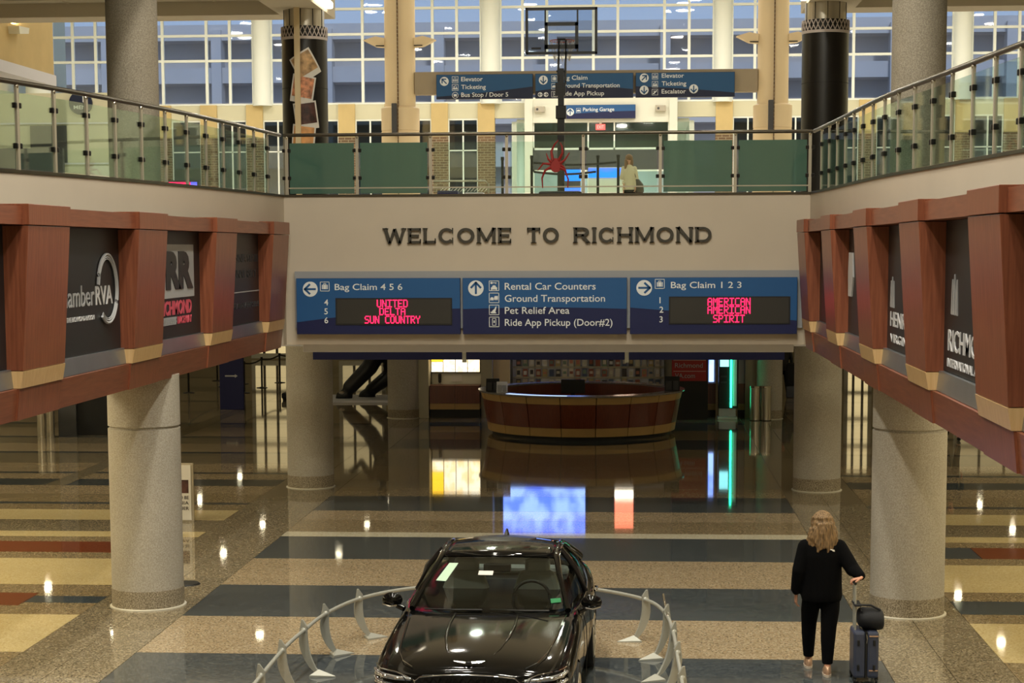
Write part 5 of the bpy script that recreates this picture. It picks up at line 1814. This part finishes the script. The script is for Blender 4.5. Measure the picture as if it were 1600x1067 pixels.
# ---- suitcase and duffel
scs = thing('suitcase', 'navy hard-shell spinner suitcase rolling at the woman\'s right hand', 'suitcase', (2.35, 19.17, 0))
for xa, xb in ((2.215, 2.338), (2.352, 2.475)):
    MB().box(xa, xb, 18.98, 19.36, .055, .545).build('shell', MT['case'], scs, bevel=.03)
MB().box(2.334, 2.356, 18.985, 19.355, .06, .54).build('zip_gusset', MT['black'], scs)
for z in (.17, .43):
    for x in (2.265, 2.425):
        MB().box(x - .012, x + .012, 18.968, 18.99, z - .03, z + .03).build('latch', MT['black'], scs, bevel=.005)
for z in (.14, .50):
    MB().box(2.375, 2.465, 18.974, 18.982, z - .006, z + .006).build('piping', MT['shoe'], scs)
for x in (2.235, 2.455):
    for y in (19.02, 19.32):
        w = MB().box(x - .018, x + .018, y - .018, y + .018, .035, .07).build('wheel_fork', MT['black'], scs)
        MB().tube([(x - .012, y, .026), (x + .012, y, .026)], .026, 14).build('wheel', MT['rubber'], w)
for y in (19.10, 19.24):
    MB().tube([(2.245, y, .54), (2.238, y, 1.02)], .012, 8).build('handle_pole', MT['barrier'], scs, smooth=60)
MB().tube([(2.238, 19.085, 1.025), (2.238, 19.255, 1.025)], .014, 10).build('handle_grip', MT['black'], scs, smooth=60)
MB().tube([(2.345, 18.97, .52), (2.352, 18.96, .47), (2.347, 18.965, .43)], .005, 6).build('zip_pull', MT['steel_br'], scs)
df = thing('duffel_bag', 'small black duffel strapped on top of the navy suitcase', 'bag', (2.40, 19.17, .55))
MB().loft([[(2.27 + .27 * t, 19.17 + r * math.cos(a), .665 - .03 * t + r2_ * math.sin(a)) for a in [2 * math.pi * k / 18 for k in range(18)]] for t, r, r2_ in ((0, .10, .06), (.04, .15, .10), (.35, .16, .118), (.7, .16, .118), (.96, .14, .105), (1.0, .10, .07))]).build('bag_body', MT['nylon'], df, sub=1)
MB().tube([(2.30, 19.05, .75), (2.28, 19.06, .81), (2.40, 19.1, .80), (2.50, 19.1, .75)], .012, 7).build('carry_strap', MT['nylon'], df, smooth=60)
MB().box(2.225, 2.30, 19.04, 19.30, .795, .815).build('trolley_sleeve', MT['nylon'], df, bevel=.006)

# ---- woman on the upper floor
up_ = thing('person', 'woman with brown hair and dark shoulder bag behind the upper balustrade', 'person', (-.28, 50.0, FZ - .0))


def ub(b, name, mat, **k): return b.build(name, mat, up_, local=True, **k)


b = MB()
b.loft([b.ering(0, 0, .82, .13, .11), b.ering(0, 0, 1.0, .12, .10), b.ering(0, 0, 1.25, .15, .11), b.ering(0, 0, 1.34, .08, .07)])
limb(b, [(-.08, 0, .85), (-.11, -.05, .48), (-.10, .05, .09)], [.08, .055, .04]); limb(b, [(.08, 0, .85), (.13, .06, .48), (.17, .12, .09)], [.08, .055, .04])
limb(b, [(-.15, 0, 1.27), (-.2, -.03, 1.02), (-.14, -.12, .85)], [.045, .038, .026]); limb(b, [(.15, 0, 1.27), (.2, 0, 1.0), (.17, -.08, .78)], [.045, .038, .026])
b.tube([(0, 0, 1.3), (.01, 0, 1.42)], .05, 10); b.ell(.0, 0, 1.49, .075, .09, .105, 14, 10)
b.ell(-.05, -.085, 1.48, .014, .02, .018, 8, 6)
ub(b, 'body', MT['skin'], remesh=.014)
b = MB()
b.loft([b.ering(0, 0, .70, .19, .15), b.ering(0, 0, .95, .15, .12), b.ering(0, 0, 1.2, .175, .13), b.ering(0, 0, 1.36, .08, .08)])
limb(b, [(-.15, 0, 1.27), (-.21, -.03, 1.02), (-.15, -.11, .88)], [.06, .05, .04]); limb(b, [(.15, 0, 1.27), (.21, 0, 1.0), (.18, -.07, .82)], [.06, .05, .04])
ub(b, 'pale_top', pm('cream_knit', c(214, 200, 170), .8), remesh=.014)
b = MB(); b.loft([b.ering(0, 0, .82, .16, .13), b.ering(.0, 0, .5, .17, .15), b.ering(0, 0, .45, .17, .15)])
ub(b, 'dark_skirt', MT['knit'], smooth=60)
b = MB(); b.ell(.0, .01, 1.545, .105, .125, .105, 14, 10); b.loft([b.ering(-.08, -.03, 1.20, .05, .06), b.ering(-.075, -.01, 1.5, .05, .08)]); b.loft([b.ering(.05, .02, 1.22, .06, .06), b.ering(.06, .01, 1.5, .055, .08)])
ub(b, 'hair', MT['hair_br'], remesh=.014)
b = MB(); b.loft([b.ering(.27, -.03, .55, .05, .08), b.ering(.28, -.03, .65, .12, .10), b.ering(.26, -.03, .85, .12, .09), b.ering(.22, -.02, .98, .05, .05)]); b.tube([(.21, -.02, .95), (.12, -.06, 1.2), (.08, -.02, 1.33)], .014, 6)
ub(b, 'shoulder_bag', pm('olive_leather', c(66, 58, 48), .5), smooth=60)
for x, y in ((-.10, .05), (.17, .12)):
    ub(MB().ell(x, y - .05, .045, .045, .12, .045, 12, 8), 'shoe', MT['paper'], smooth=60)
hand(up_, (-.14, -.12, .86), (0, -.3, -1), (1, 0, 0), 1, MT['skin'], .6)
hand(up_, (.17, -.08, .79), (0, -.3, -1), (-1, 0, 0), -1, MT['skin'], .6)

# ================================================================ ARRIVALS LEVEL FURNITURE
# round information desk
DX, DY = -1.40, 45.25
dk = thing('information_desk', 'round information desk with reddish veneer and maple bands', 'desk', (DX, DY, 0))
MB().lathe([(2.16, 0), (2.16, .10)], DX, DY, 72).build('toe_kick', MT['darkpanel'], dk)


def desk_ring(name, r0, z0, r1, z1, mat, nseg, inner=.10):
    for k in range(nseg):
        a0 = 2 * math.pi * k / nseg + .004; a1 = 2 * math.pi * (k + 1) / nseg - .004
        rings = []
        m = 5
        for i in range(m + 1):
            a = a0 + (a1 - a0) * i / m
            ca, sa = math.cos(a), math.sin(a)
            rings.append([(DX + r0 * ca, DY + r0 * sa, z0), (DX + r1 * ca, DY + r1 * sa, z1), (DX + (r1 - inner) * ca, DY + (r1 - inner) * sa, z1), (DX + (r0 - inner) * ca, DY + (r0 - inner) * sa, z0)])
        MB().loft(rings).build(name, mat, dk, smooth=30)


desk_ring('maple_foot_panel', 2.28, .10, 2.31, .30, MT['deskmaple'], 18)
desk_ring('veneer_panel', 2.315, .305, 2.41, .86, MT['deskwood'], 18)
desk_ring('maple_top_panel', 2.42, .865, 2.46, 1.03, MT['deskmaple'], 18)
tp = MB()
n = 72
rings = []
for k in range(n + 1):
    a = 2 * math.pi * k / n
    ca, sa = math.cos(a), math.sin(a)
    rings.append([(DX + 2.52 * ca, DY + 2.52 * sa, 1.035), (DX + 2.52 * ca, DY + 2.52 * sa, 1.07), (DX + 2.12 * ca, DY + 2.12 * sa, 1.07), (DX + 2.12 * ca, DY + 2.12 * sa, 1.035)])
tp.loft(rings).build('counter_top', MT['deskstone'], dk, smooth=30)
iw = MB(); rings = []
for k in range(n + 1):
    a = 2 * math.pi * k / n
    ca, sa = math.cos(a), math.sin(a)
    rings.append([(DX + 2.16 * ca, DY + 2.16 * sa, 0.11), (DX + 2.16 * ca, DY + 2.16 * sa, 1.03), (DX + 2.12 * ca, DY + 2.12 * sa, 1.03), (DX + 2.12 * ca, DY + 2.12 * sa, 0.11)])
iw.loft(rings).build('inner_wall', MT['deskwood'], dk, smooth=30)
for a0, a1, nm in ((-2.35, -1.68, MT['lampcool']),):
    rings = []
    for i in range(17):
        a = a0 + (a1 - a0) * i / 16
        ca, sa = math.cos(a), math.sin(a)
        rings.append([(DX + 2.46 * ca, DY + 2.46 * sa, 1.072), (DX + 2.46 * ca, DY + 2.46 * sa, 1.078), (DX + 2.33 * ca, DY + 2.33 * sa, 1.078), (DX + 2.33 * ca, DY + 2.33 * sa, 1.072)])
    MB().loft(rings).build('light_strip', emit('pale_blue_strip', (.55, .72, 1, 1), 1.3), dk)
for a, w, h, m, nm, lab in ((-2.72, .32, .30, 'darkpanel', 'brochure_holder', 'dark brochure holder at left end of the round desk'), (-2.5, .26, .26, 'soffit', 'card_holder', 'pale card stand beside the dark holder on the round desk'), (-.30, .36, .34, 'darkpanel', 'brochure_holder', 'dark brochure box at right end of the round desk')):
    x, y = DX + 2.3 * math.cos(a), DY + 2.3 * math.sin(a)
    t = thing(nm, lab, 'holder', (x, y, 1.072))
    MB().hexa([(x - w / 2, y - .05, 1.072), (x + w / 2, y - .05, 1.072), (x + w / 2, y + .08, 1.072), (x - w / 2, y + .08, 1.072)], [(x - w / 2, y + .02, 1.072 + h), (x + w / 2, y + .02, 1.072 + h), (x + w / 2, y + .06, 1.072 + h), (x - w / 2, y + .06, 1.072 + h)]).build('stand_body', MT[m], t, bevel=.01)
    for q in range(2):
        MB().box(x - w / 2 + .03 + q * w / 2 - q * .01, x - .01 + q * w / 2 - q * .02, y - .055 + q * .001, y - .04, 1.09, 1.072 + h * .7).build('leaflet', MT['dim_grey'] if m == 'darkpanel' else MT['lt_grey'], t)
t = thing('desk_monitor', 'dark monitor on the inner shelf of the round desk', 'monitor', (-1.6, 46.6, .75))
MB().box(-2.5, -.6, 46.3, 46.9, .70, .75).build('work_shelf', MT['deskwood'], dk)
MB().box(-1.95, -1.35, 46.5, 46.54, .85, 1.2).build('screen', MT['black'], t, bevel=.01)
MB().box(-1.7, -1.6, 46.5, 46.6, .75, .87).build('foot', MT['black'], t)

# back wall of the desk area and brochure racks
struct('wall_services', MB().box(-5.80, 1.0, 50.0, 50.3, 0, 4.9), MT['plaster_gr'])
struct('wall_services', MB().box(-5.95, -5.57, 48.9, 50.3, 0, 4.9), MT['plaster_gr'])
struct('wall_services', MB().box(-4.20, -3.90, 49.2, 50.0, 0, 4.9), MT['plaster_gr'])
struct('door_3', MB().box(-4.0, -3.45, 49.6, 49.66, 0, 2.2), MT['beige_col'])
mn = thing('menu_board', 'lit yellow and white menu board on the wall left of desk', 'menu board', (-4.9, 49.7, 1.2))
MB().box(-5.555, -4.22, 49.4, 49.6, 1.17, 2.12).build('board_case', MT['black'], mn)
MB().box(-5.54, -5.24, 49.36, 49.4, 1.20, 1.46).build('menu_panel', MT['menu1'], mn)
MB().box(-5.54, -5.24, 49.36, 49.4, 1.48, 2.08).build('menu_panel', MT['menu2'], mn)
for k in range(3):
    MB().box(-5.22 + k * .33, -4.91 + k * .33, 49.36, 49.4, 1.20, 2.08).build('menu_panel', MT['menu1'], mn)
cb2 = thing('service_counter', 'low veneer service counter below the lit menu board', 'counter', (-4.9, 49.0, 0))
MB().box(-5.55, -4.22, 49.0, 49.6, 0, .22).build('plinth', MT['darkpanel'], cb2)
for x0, x1 in ((-5.55, -4.89), (-4.88, -4.22)):
    MB().box(x0, x1, 48.97, 49.6, .225, .38).build('maple_band', MT['deskmaple'], cb2)
    MB().box(x0, x1, 48.96, 49.6, .385, .86).build('veneer_panel', MT['deskwood'], cb2)
MB().box(-5.55, -4.22, 49.5, 49.62, .86, 1.16).build('splash_panel', MT['white'], cb2)
MB().box(-5.02, -4.72, 49.48, 49.5, .93, 1.12).build('notice', MT['paper'], cb2)
t = thing('wall_phone', 'black handset hanging on the panel below the menu board', 'phone', (-5.33, 49.46, .95))
MB().box(-5.37, -5.29, 49.44, 49.5, .90, 1.14).build('handset', MT['black'], t, bevel=.02)
MB().tube([(-5.33 + .07 * math.sin(k * .45), 49.45, .92 - .28 * math.sin(k * math.pi / 14)) for k in range(15)], .006, 5).build('cord', MT['black'], t)
t = thing('video_wall', 'wide blue video wall behind the desk, seen as the blue floor reflection', 'screen', (-2.6, 49.8, 2.0))
MB().box(-3.75, -1.38, 49.85, 49.99, 1.92, 3.30).build('screen_case', MT['black'], t)
MB().box(-3.66, -1.44, 49.82, 49.85, 1.98, 3.22).build('screen', MT['screen_blue'], t)
t = thing('video_panel', 'narrow orange video panel, seen as the orange floor reflection', 'screen', (-.4, 49.8, 2.1))
MB().box(-.68, -.10, 49.84, 49.99, 2.0, 3.1).build('panel_case', MT['black'], t)
MB().box(-.64, -.14, 49.81, 49.84, 2.30, 3.05).build('screen', MT['screen_red'], t)
MB().box(-.64, -.14, 49.81, 49.84, 2.04, 2.26).build('screen', MT['lamp'], t)
# leaflets in wall racks
rk = thing('leaflet_rack', 'wide wall rack full of small leaflets behind the round desk', 'rack', (-1.2, 49.9, .8))
MB().box(-3.40, .68, 49.93, 49.99, .75, 2.0).build('rack_back', MT['soffit'], rk)
LF = [pm('leaflet_%d' % k, c(*q), .6) for k, q in enumerate(((214, 206, 190), (150, 84, 64), (84, 96, 124), (180, 160, 110), (224, 222, 216), (120, 140, 120), (196, 130, 104), (72, 66, 62), (206, 200, 180), (190, 176, 160)))]
random.seed(11)
for j, z in enumerate((.74, 1.02, 1.30, 1.58)):
    MB().box(-3.38, .66, 49.86, 49.93, z - .03, z + .02).build('rack_shelf', MT['plaster_gr'], rk)
    for i in range(22):
        if random.random() < .06: continue
        x = -3.30 + i * .178
        hh = random.uniform(.19, .235)
        lf = MB().box(x, x + .125, 49.87, 49.90, z + .02, z + .02 + hh).build('leaflet', random.choice(LF), rk)
        MB().box(x + .02, x + .105, 49.866, 49.87, z + .02 + hh * random.uniform(.2, .4), z + .02 + hh * random.uniform(.6, .85)).build('picture', random.choice(LF), lf)
# red banner and dark column
t = thing('banner_sign', 'red Richmond VA.com banner on the dark block right of the desk', 'banner', (1.35, 48.6, .95))
MB().box(.86, 1.76, 48.55, 48.6, 1.02, 2.1).build('banner', MT['redbanner'], t)
text('lettering', 'Richmond', MT['lt_grey'], t, (.94, 48.545, 1.37), w=.72, h=.13, base=True)
text('lettering', 'VA.com', MT['lt_grey'], t, (.94, 48.545, 1.10), w=.52, h=.13, base=True)
for z in (1.27, 1.56):
    MB().box(.90, 1.74, 48.545, 48.55, z, z + .008).build('rule', MT['paper'], t)
struct('wall_dark_block', MB().box(.88, 1.80, 48.6, 50.2, 0, 4.9), MT['darkpanel'])
# kiosks
t = thing('charging_kiosk', 'black kiosk with green light strip and cyan screen', 'kiosk', (2.30, 48.8, 0))
MB().box(2.06, 2.58, 48.75, 49.2, .0, .06).build('base', MT['soffit'], t, bevel=.01)
MB().box(2.10, 2.54, 48.85, 49.15, .06, .28).build('plinth', MT['alu'], t)
MB().box(2.09, 2.60, 48.80, 49.2, .28, 2.3).build('cabinet', MT['black'], t, bevel=.01)
MB().box(2.12, 2.35, 48.785, 48.80, 1.38, 1.85).build('screen', MT['screen_cyan'], t)
MB().box(2.385, 2.435, 48.76, 48.80, .31, 2.25).build('light_strip', MT['neon'], t)
MB().box(2.46, 2.56, 48.79, 48.80, .35, 2.2).build('side_panel', MT['soffit'], t)
for z in (.95, 1.1):
    MB().box(2.14, 2.30, 48.79, 48.80, z, z + .04).build('print', MT['dim_grey'], t)
t = thing('advert_display', 'slim blue lit display left of the green-lit kiosk', 'display', (1.93, 49.3, 0))
MB().box(1.82, 2.03, 49.3, 49.5, .0, .20).build('plinth', MT['darkpanel'], t)
MB().box(1.82, 2.03, 49.3, 49.5, .2, .36).build('maple_band', MT['deskmaple'], t)
MB().box(1.82, 2.03, 49.3, 49.5, .365, .9).build('veneer_panel', MT['deskwood'], t)
MB().box(1.82, 2.03, 49.3, 49.5, .9, 2.2).build('case', MT['lt_grey'], t)
MB().box(1.85, 1.98, 49.28, 49.3, .95, 2.1).build('screen', MT['screen_blue'], t)
t = thing('advert_display', 'pale blank display on dark plinth right of the green-lit kiosk', 'display', (2.72, 49.3, 0))
MB().box(2.62, 2.80, 49.3, 49.5, 0, .20).build('plinth', MT['darkpanel'], t)
MB().box(2.62, 2.80, 49.3, 49.5, .2, .36).build('maple_band', MT['deskmaple'], t)
MB().box(2.62, 2.80, 49.3, 49.5, .365, .9).build('veneer_panel', MT['deskwood'], t)
MB().box(2.62, 2.80, 49.3, 49.5, .9, 2.2).build('case', MT['lt_grey'], t)
struct('wall_post', MB().box(2.80, 3.06, 49.2, 49.6, 0, 4.9), MT['plaster_gr'])
# steel bins
for x, l in ((3.02, 'brushed steel bin nearer the green-lit kiosk'), (3.30, 'brushed steel bin right in front of the dim column')):
    t = thing('litter_bin', l, 'bin', (x, 48.45, 0), 0, 'steel bins')
    MB().cyl(x, 48.45, 0, .88, .135, 32).build('drum', MT['brushed'], t, smooth=30)
    MB().cyl(x, 48.45, .86, .90, .14, 32).build('rim', MT['steel_br'], t, smooth=30)
    MB().cyl(x, 48.45, .0, .02, .14, 32).build('foot_ring', MT['black'], t, smooth=30)
t = thing('litter_bin', 'brushed steel bin far left under the wood cabinet', 'bin', (-14.0, 43.6, 0), 0, 'steel bins')
for x in (-14.34, -14.12):
    MB().cyl(x, 43.6, 0, .88, .10, 32).build('drum', MT['brushed'], t, smooth=30)
struct('wall_dark_block', MB().box(-14.02, -13.58, 43.9, 44.8, 0, 4.9), MT['tile_dark'])
struct('wall_dark_block', MB().box(-13.58, -12.55, 44.0, 44.9, 0, 4.9), MT['darkpanel'])

# easel poster beside left front column
t = thing('poster_stand', 'white poster stand half hidden behind the front left column', 'sign', (-7.6, 29.98, 0))
MB().box(-8.0, -7.33, 29.97, 30.0, .0, .975).build('frame', MT['steel'], t, bevel=.004)
MB().box(-7.97, -7.37, 29.955, 29.97, .03, .945).build('poster', MT['paper'], t)
MB().box(-7.93, -7.41, 29.95, 29.955, .48, .70).build('photo', phm[2], t)
for i, s_ in enumerate(('PROUD TO BE', 'VIRGINIA', 'PARTNER')):
    text('lettering', s_, MT['panelblack'], t, (-7.41, 29.954, .38 - i * .09), w=.46 - i * .05, h=.055, align='right')
MB().tube([(-7.9, 30.0, .02), (-7.9, 30.25, .02)], .012, 6).build('foot', MT['black'], t)
t = thing('floor_disc', 'black disc base of a stand beside the front left column', 'stand base', (-6.07, 24.3, 0))
MB().cyl(-6.07, 24.3, 0, .02, .19, 32, .17).build('disc', MT['black'], t, smooth=30)
MB().cyl(-6.22, 24.3, .02, .9, .02, 10).build('pole', MT['black'], t, smooth=30)

# queue posts
def qpost(x, y, label, z=0.0, h=1.0, grp='queue posts'):
    t = thing('queue_post', label, 'stanchion', (x, y, z), 0, grp)
    MB().lathe([(.18, z), (.18, z + .012), (.03, z + .035)], x, y, 24).build('base', MT['black'], t, smooth=30)
    MB().cyl(x, y, z + .03, z + h - .06, .032, 14).build('pole', MT['satin_black'], t, smooth=30)
    MB().cyl(x, y, z + h - .08, z + h, .04, 14).build('belt_head', MT['black'], t, smooth=30)
    return t


def belt(p, q, z, label):
    dd = Vector((q[0] - p[0], q[1] - p[1])).normalized() * .043
    p = (p[0] + dd.x, p[1] + dd.y); q = (q[0] - dd.x, q[1] - dd.y)
    t = thing('queue_belt', label, 'belt', (p[0], p[1], z), 0, 'queue belts')
    n = 6
    rings = []
    for i in range(n + 1):
        u = i / n
        x = p[0] + (q[0] - p[0]) * u; y = p[1] + (q[1] - p[1]) * u
        zz = z - .06 * math.sin(math.pi * u)
        rings.append([(x, y - .003, zz - .025), (x, y + .003, zz - .025), (x, y + .003, zz + .025), (x, y - .003, zz + .025)])
    MB().loft(rings).build('webbing', MT['black'], t)


QP = [(-14.1, 57.3, 'leftmost black queue post left of the blue board'), (-14.4, 62.6, 'far black queue post behind the leftmost one'), (-13.6, 60.0, 'black queue post midway left of the blue board'),
      (-13.2, 61.2, 'black queue post just left of the blue board'), (-12.33, 57.3, 'black queue post touching right edge of the blue board'), (-12.22, 59.5, 'lone black queue post between blue board and bright glazing'),
      (-12.08, 61.8, 'black queue post near the back left column'), (-11.55, 62.7, 'black queue post hugging the back left column')]
for x, y, l in QP:
    qpost(x, y, l)
for (a, b_, l) in ((4, 5, 'black belt right of the blue board'), (5, 6, 'black belt in the middle of the right run'), (6, 7, 'black belt ending at back left column'), (0, 1, 'black belt of the left queue run')):
    belt(QP[a], QP[b_], .93, l)
t = thing('info_board', 'dark blue floor board with white arrow among the queue posts', 'sign', (-11.4, 51.3, 0))
MB().box(-11.74, -11.06, 51.3, 51.42, 0, 1.75).build('board', MT['bluesign'], t, bevel=.01)
MB().box(-11.58, -11.30, 51.292, 51.3, .93, .97).build('arrow_shaft', MT['lt_grey2'], t)
MB().prism([(-11.30, .90), (-11.22, .95), (-11.30, 1.0)], 'y', 51.292, 51.3).build('arrow_tip', MT['lt_grey2'], t)
# rolling bag edge behind the back left column
t = thing('carry_on_bag', 'small black wheeled bag peeking out left of back column', 'bag', (-10.3, 54.6, 0))
MB().box(-10.62, -10.1, 54.5, 54.9, .05, .22).build('bag_foot', MT['nylon'], t, bevel=.04)
for y in (54.55, 54.85):
    MB().tube([(-10.58, y, .04), (-10.52, y, .04)], .04, 12).build('wheel', MT['rubber'], t)
MB().tube([(-10.5, 54.7, .2), (-10.42, 54.7, 1.05)], .02, 6).build('pull_handle', MT['steel'], t)

# large dark statue on a low plinth
t = thing('statue', 'large black bronze statue of a striding figure on low plinth', 'statue', (-8.1, 54.7, 0))
MB().box(-9.3, -6.7, 53.7, 55.9, 0, .07).build('plinth', MT['soffit'], t, bevel=.01)
b = MB()
limb(b, [(-7.70, 54.8, 1.55), (-7.98, 54.6, .98), (-8.55, 54.5, .40)], [.28, .25, .22], 14)
limb(b, [(-7.42, 54.9, 1.45), (-7.38, 55.0, .72), (-7.98, 55.0, .30)], [.28, .28, .19], 14)
b.loft([b.ering(-8.72, 54.45, .07, .27, .13), b.ering(-8.72, 54.45, .22, .24, .13), b.ering(-8.62, 54.5, .36, .12, .12)])
b.loft([b.ering(-8.12, 55.0, .07, .27, .13), b.ering(-8.12, 55.0, .22, .22, .13), b.ering(-8.02, 55.0, .34, .13, .12)])
b.loft([b.ering(-7.6, 54.85, 1.3, .36, .28), b.ering(-7.58, 54.85, 1.7, .30, .24), b.ering(-7.6, 54.8, 2.2, .40, .26), b.ering(-7.62, 54.8, 2.45, .18, .16)])
limb(b, [(-7.98, 54.8, 2.3), (-8.25, 54.6, 1.85), (-8.55, 54.4, 2.1)], [.13, .11, .09], 12); limb(b, [(-7.22, 54.8, 2.3), (-7.0, 54.9, 1.8), (-7.1, 54.6, 1.45)], [.13, .11, .09], 12)
b.tube([(-7.62, 54.8, 2.4), (-7.64, 54.78, 2.6)], .10, 10); b.ell(-7.66, 54.76, 2.78, .16, .19, .22, 16, 12)
b.build('figure', MT['statue'], t, remesh=.035)
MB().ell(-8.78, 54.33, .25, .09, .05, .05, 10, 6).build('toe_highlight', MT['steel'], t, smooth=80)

# distant traveller and legs at right
def traveller(x, y, z, label, coat, s=1.0, lean=0):
    t = thing('person', label, 'person', (x, y, z))
    b = MB()
    b.loft([b.ering(0, 0, .82, .14, .11), b.ering(0, 0, 1.1, .14, .11), b.ering(0, 0, 1.38, .17, .11), b.ering(0, 0, 1.46, .08, .07)])
    limb(b, [(-.09, 0, .88), (-.11, -.04, .48), (-.12, .1, .09)], [.09, .06, .04]); limb(b, [(.09, 0, .88), (.11, .02, .48), (.13, -.12, .09)], [.09, .06, .04])
    limb(b, [(-.18, 0, 1.38), (-.24, -.02, 1.1), (-.22, -.1, .86)], [.05, .04, .028]); limb(b, [(.18, 0, 1.38), (.24, -.02, 1.1), (.22, -.1, .86)], [.05, .04, .028])
    b.tube([(0, 0, 1.42), (0, 0, 1.56)], .05, 10); b.ell(0, 0, 1.63, .078, .095, .11, 14, 10); b.ell(0, -.095, 1.62, .014, .018, .018, 8, 6)
    b.build('body', MT['skin'], t, local=True, remesh=.016)
    b = MB()
    b.loft([b.ering(0, 0, .78, .17, .13), b.ering(0, 0, 1.1, .16, .125), b.ering(0, 0, 1.38, .195, .13), b.ering(0, 0, 1.48, .08, .08)])
    limb(b, [(-.18, 0, 1.38), (-.245, -.02, 1.1), (-.23, -.09, .9)], [.065, .055, .042]); limb(b, [(.18, 0, 1.38), (.245, -.02, 1.1), (.23, -.09, .9)], [.065, .055, .042])
    b.build('coat', coat, t, local=True, remesh=.016)
    b = MB()
    limb(b, [(-.09, 0, .88), (-.11, -.04, .48), (-.12, .09, .14)], [.105, .08, .06]); limb(b, [(.09, 0, .88), (.11, .02, .48), (.13, -.11, .14)], [.105, .08, .06])
    b.build('trousers', MT['knit'], t, local=True, remesh=.016)
    for x_, y_1 in ((-.12, .06), (.13, -.16)):
        MB().ell(x_, y_1, .045, .045, .13, .045, 12, 8).build('shoe', MT['black'], t, local=True, smooth=60)
    b = MB(); b.ell(0, .015, 1.67, .09, .10, .09, 14, 10)
    b.build('hair', MT['hair_br'], t, local=True, remesh=.014)
    hand(t, (-.22, -.1, .87), (0, -.2, -1), (1, 0, 0), 1, MT['skin'], .6)
    hand(t, (.22, -.1, .87), (0, -.2, -1), (-1, 0, 0), -1, MT['skin'], .6)
    return t


traveller(7.28, 43.6, 0, 'traveller in dark trousers behind the right wood cabinet, only feet showing', MT['nylon'])
traveller(4.36, 56.5, 0, 'traveller in dark coat beyond the steel bins near right column', MT['black'])
t = thing('backpack', 'black backpack standing beside the far dark-coated traveller', 'bag', (4.55, 55.9, 0))
MB().box(4.38, 4.72, 55.75, 55.95, .35, 1.05).build('pack', MT['nylon'], t, bevel=.06)
MB().box(4.40, 4.70, 55.77, 55.93, .0, .36).build('trolley_case', MT['case'], t, bevel=.03)

# upper concourse furniture behind the front balustrade
for x, y, l in ((-3.22, 44.0, 'black queue post behind the clear glass, left of the spider'), (-2.53, 44, 'second black queue post left of the spider'), (-.98, 44.2, 'black queue post right of the hoop pole'), (-.50, 44, 'black queue post nearest the woman upstairs')):
    qpost(x, y, l, FZ, 1.33 if x > -3 else 1.3, 'upper queue posts')
belt((-2.53, 44), (-.5, 44), FZ + 1.16, 'upper black belt sagging between queue posts')
belt((-2.53, 44.0), (-.98, 44.2), FZ + .95, 'lower black belt between upper queue posts')
ct = thing('luggage_cart_rack', 'steel luggage cart rack behind the clear balustrade glass', 'cart rack', (-3.8, 40, FZ))
MB().tube([(-4.45, 40, FZ), (-4.45, 40, 5.92), (-3.30, 40, 5.92), (-3.23, 40, 5.86), (-3.23, 40, FZ)], .02, 8).build('hoop_bar', MT['steel'], ct, smooth=60)
MB().box(-4.35, -3.9, 40.1, 40.5, FZ + .02, 5.72).build('cart_panel', MT['bluesign'], ct, bevel=.02)
MB().box(-3.75, -3.35, 40.1, 40.5, FZ + .02, 5.68).build('cart_panel', MT['lt_grey2'], ct, bevel=.02)
for k in range(14):
    MB().tube([(-4.3 + k * .075, 40.15, 5.70), (-4.22 + k * .075, 40.3, 5.80)], .008, 5).build('basket_wire', MT['steel'], ct)
t = thing('glowing_counter', 'blue and purple lit counter front seen through clear glass', 'counter', (-1.4, 60, FZ))
MB().box(-2.60, -1.9, 60, 60.5, FZ, 7.05).build('counter_body', MT['tile_dark'], t)
MB().box(-2.58, -1.88, 59.97, 60.0, 6.62, 6.98).build('light_panel', MT['uv_blue'], t)
MB().box(-2.62, -1.88, 59.97, 60.0, 6.12, 6.40).build('light_panel', MT['uv_blue'], t)
MB().box(-1.64, -.42, 60, 60.5, FZ, 7.05).build('counter_body', MT['mint'], t)
MB().box(-1.64, -.40, 59.97, 60.0, 6.72, 7.02).build('light_panel', MT['uv_blue'], t)
t = thing('glowing_counter', 'blue lit slats seen at right through the green glass', 'counter', (4.2, 60, FZ))
for k in range(8):
    MB().box(3.75 + k * .11, 3.82 + k * .11, 60, 60.1, 6.74, 6.80 + .03 * k).build('light_slat', MT['uv_blue'], t)
MB().box(3.6, 4.8, 60.1, 60.5, FZ, 6.7).build('counter_body', MT['tile_dark'], t)
t = thing('ticker_display', 'small red and blue lit ticker behind left balcony glass', 'display', (-14.8, 60, 6.5))
MB().box(-15.35, -14.25, 60, 60.1, FZ, 6.72).build('case', MT['tile_dark'], t)
MB().box(-15.27, -14.55, 59.97, 60, 6.52, 6.66).build('red_strip', MT['led_red'], t)
MB().box(-14.55, -14.34, 59.97, 60, 6.52, 6.66).build('blue_strip', MT['uv_blue'], t)
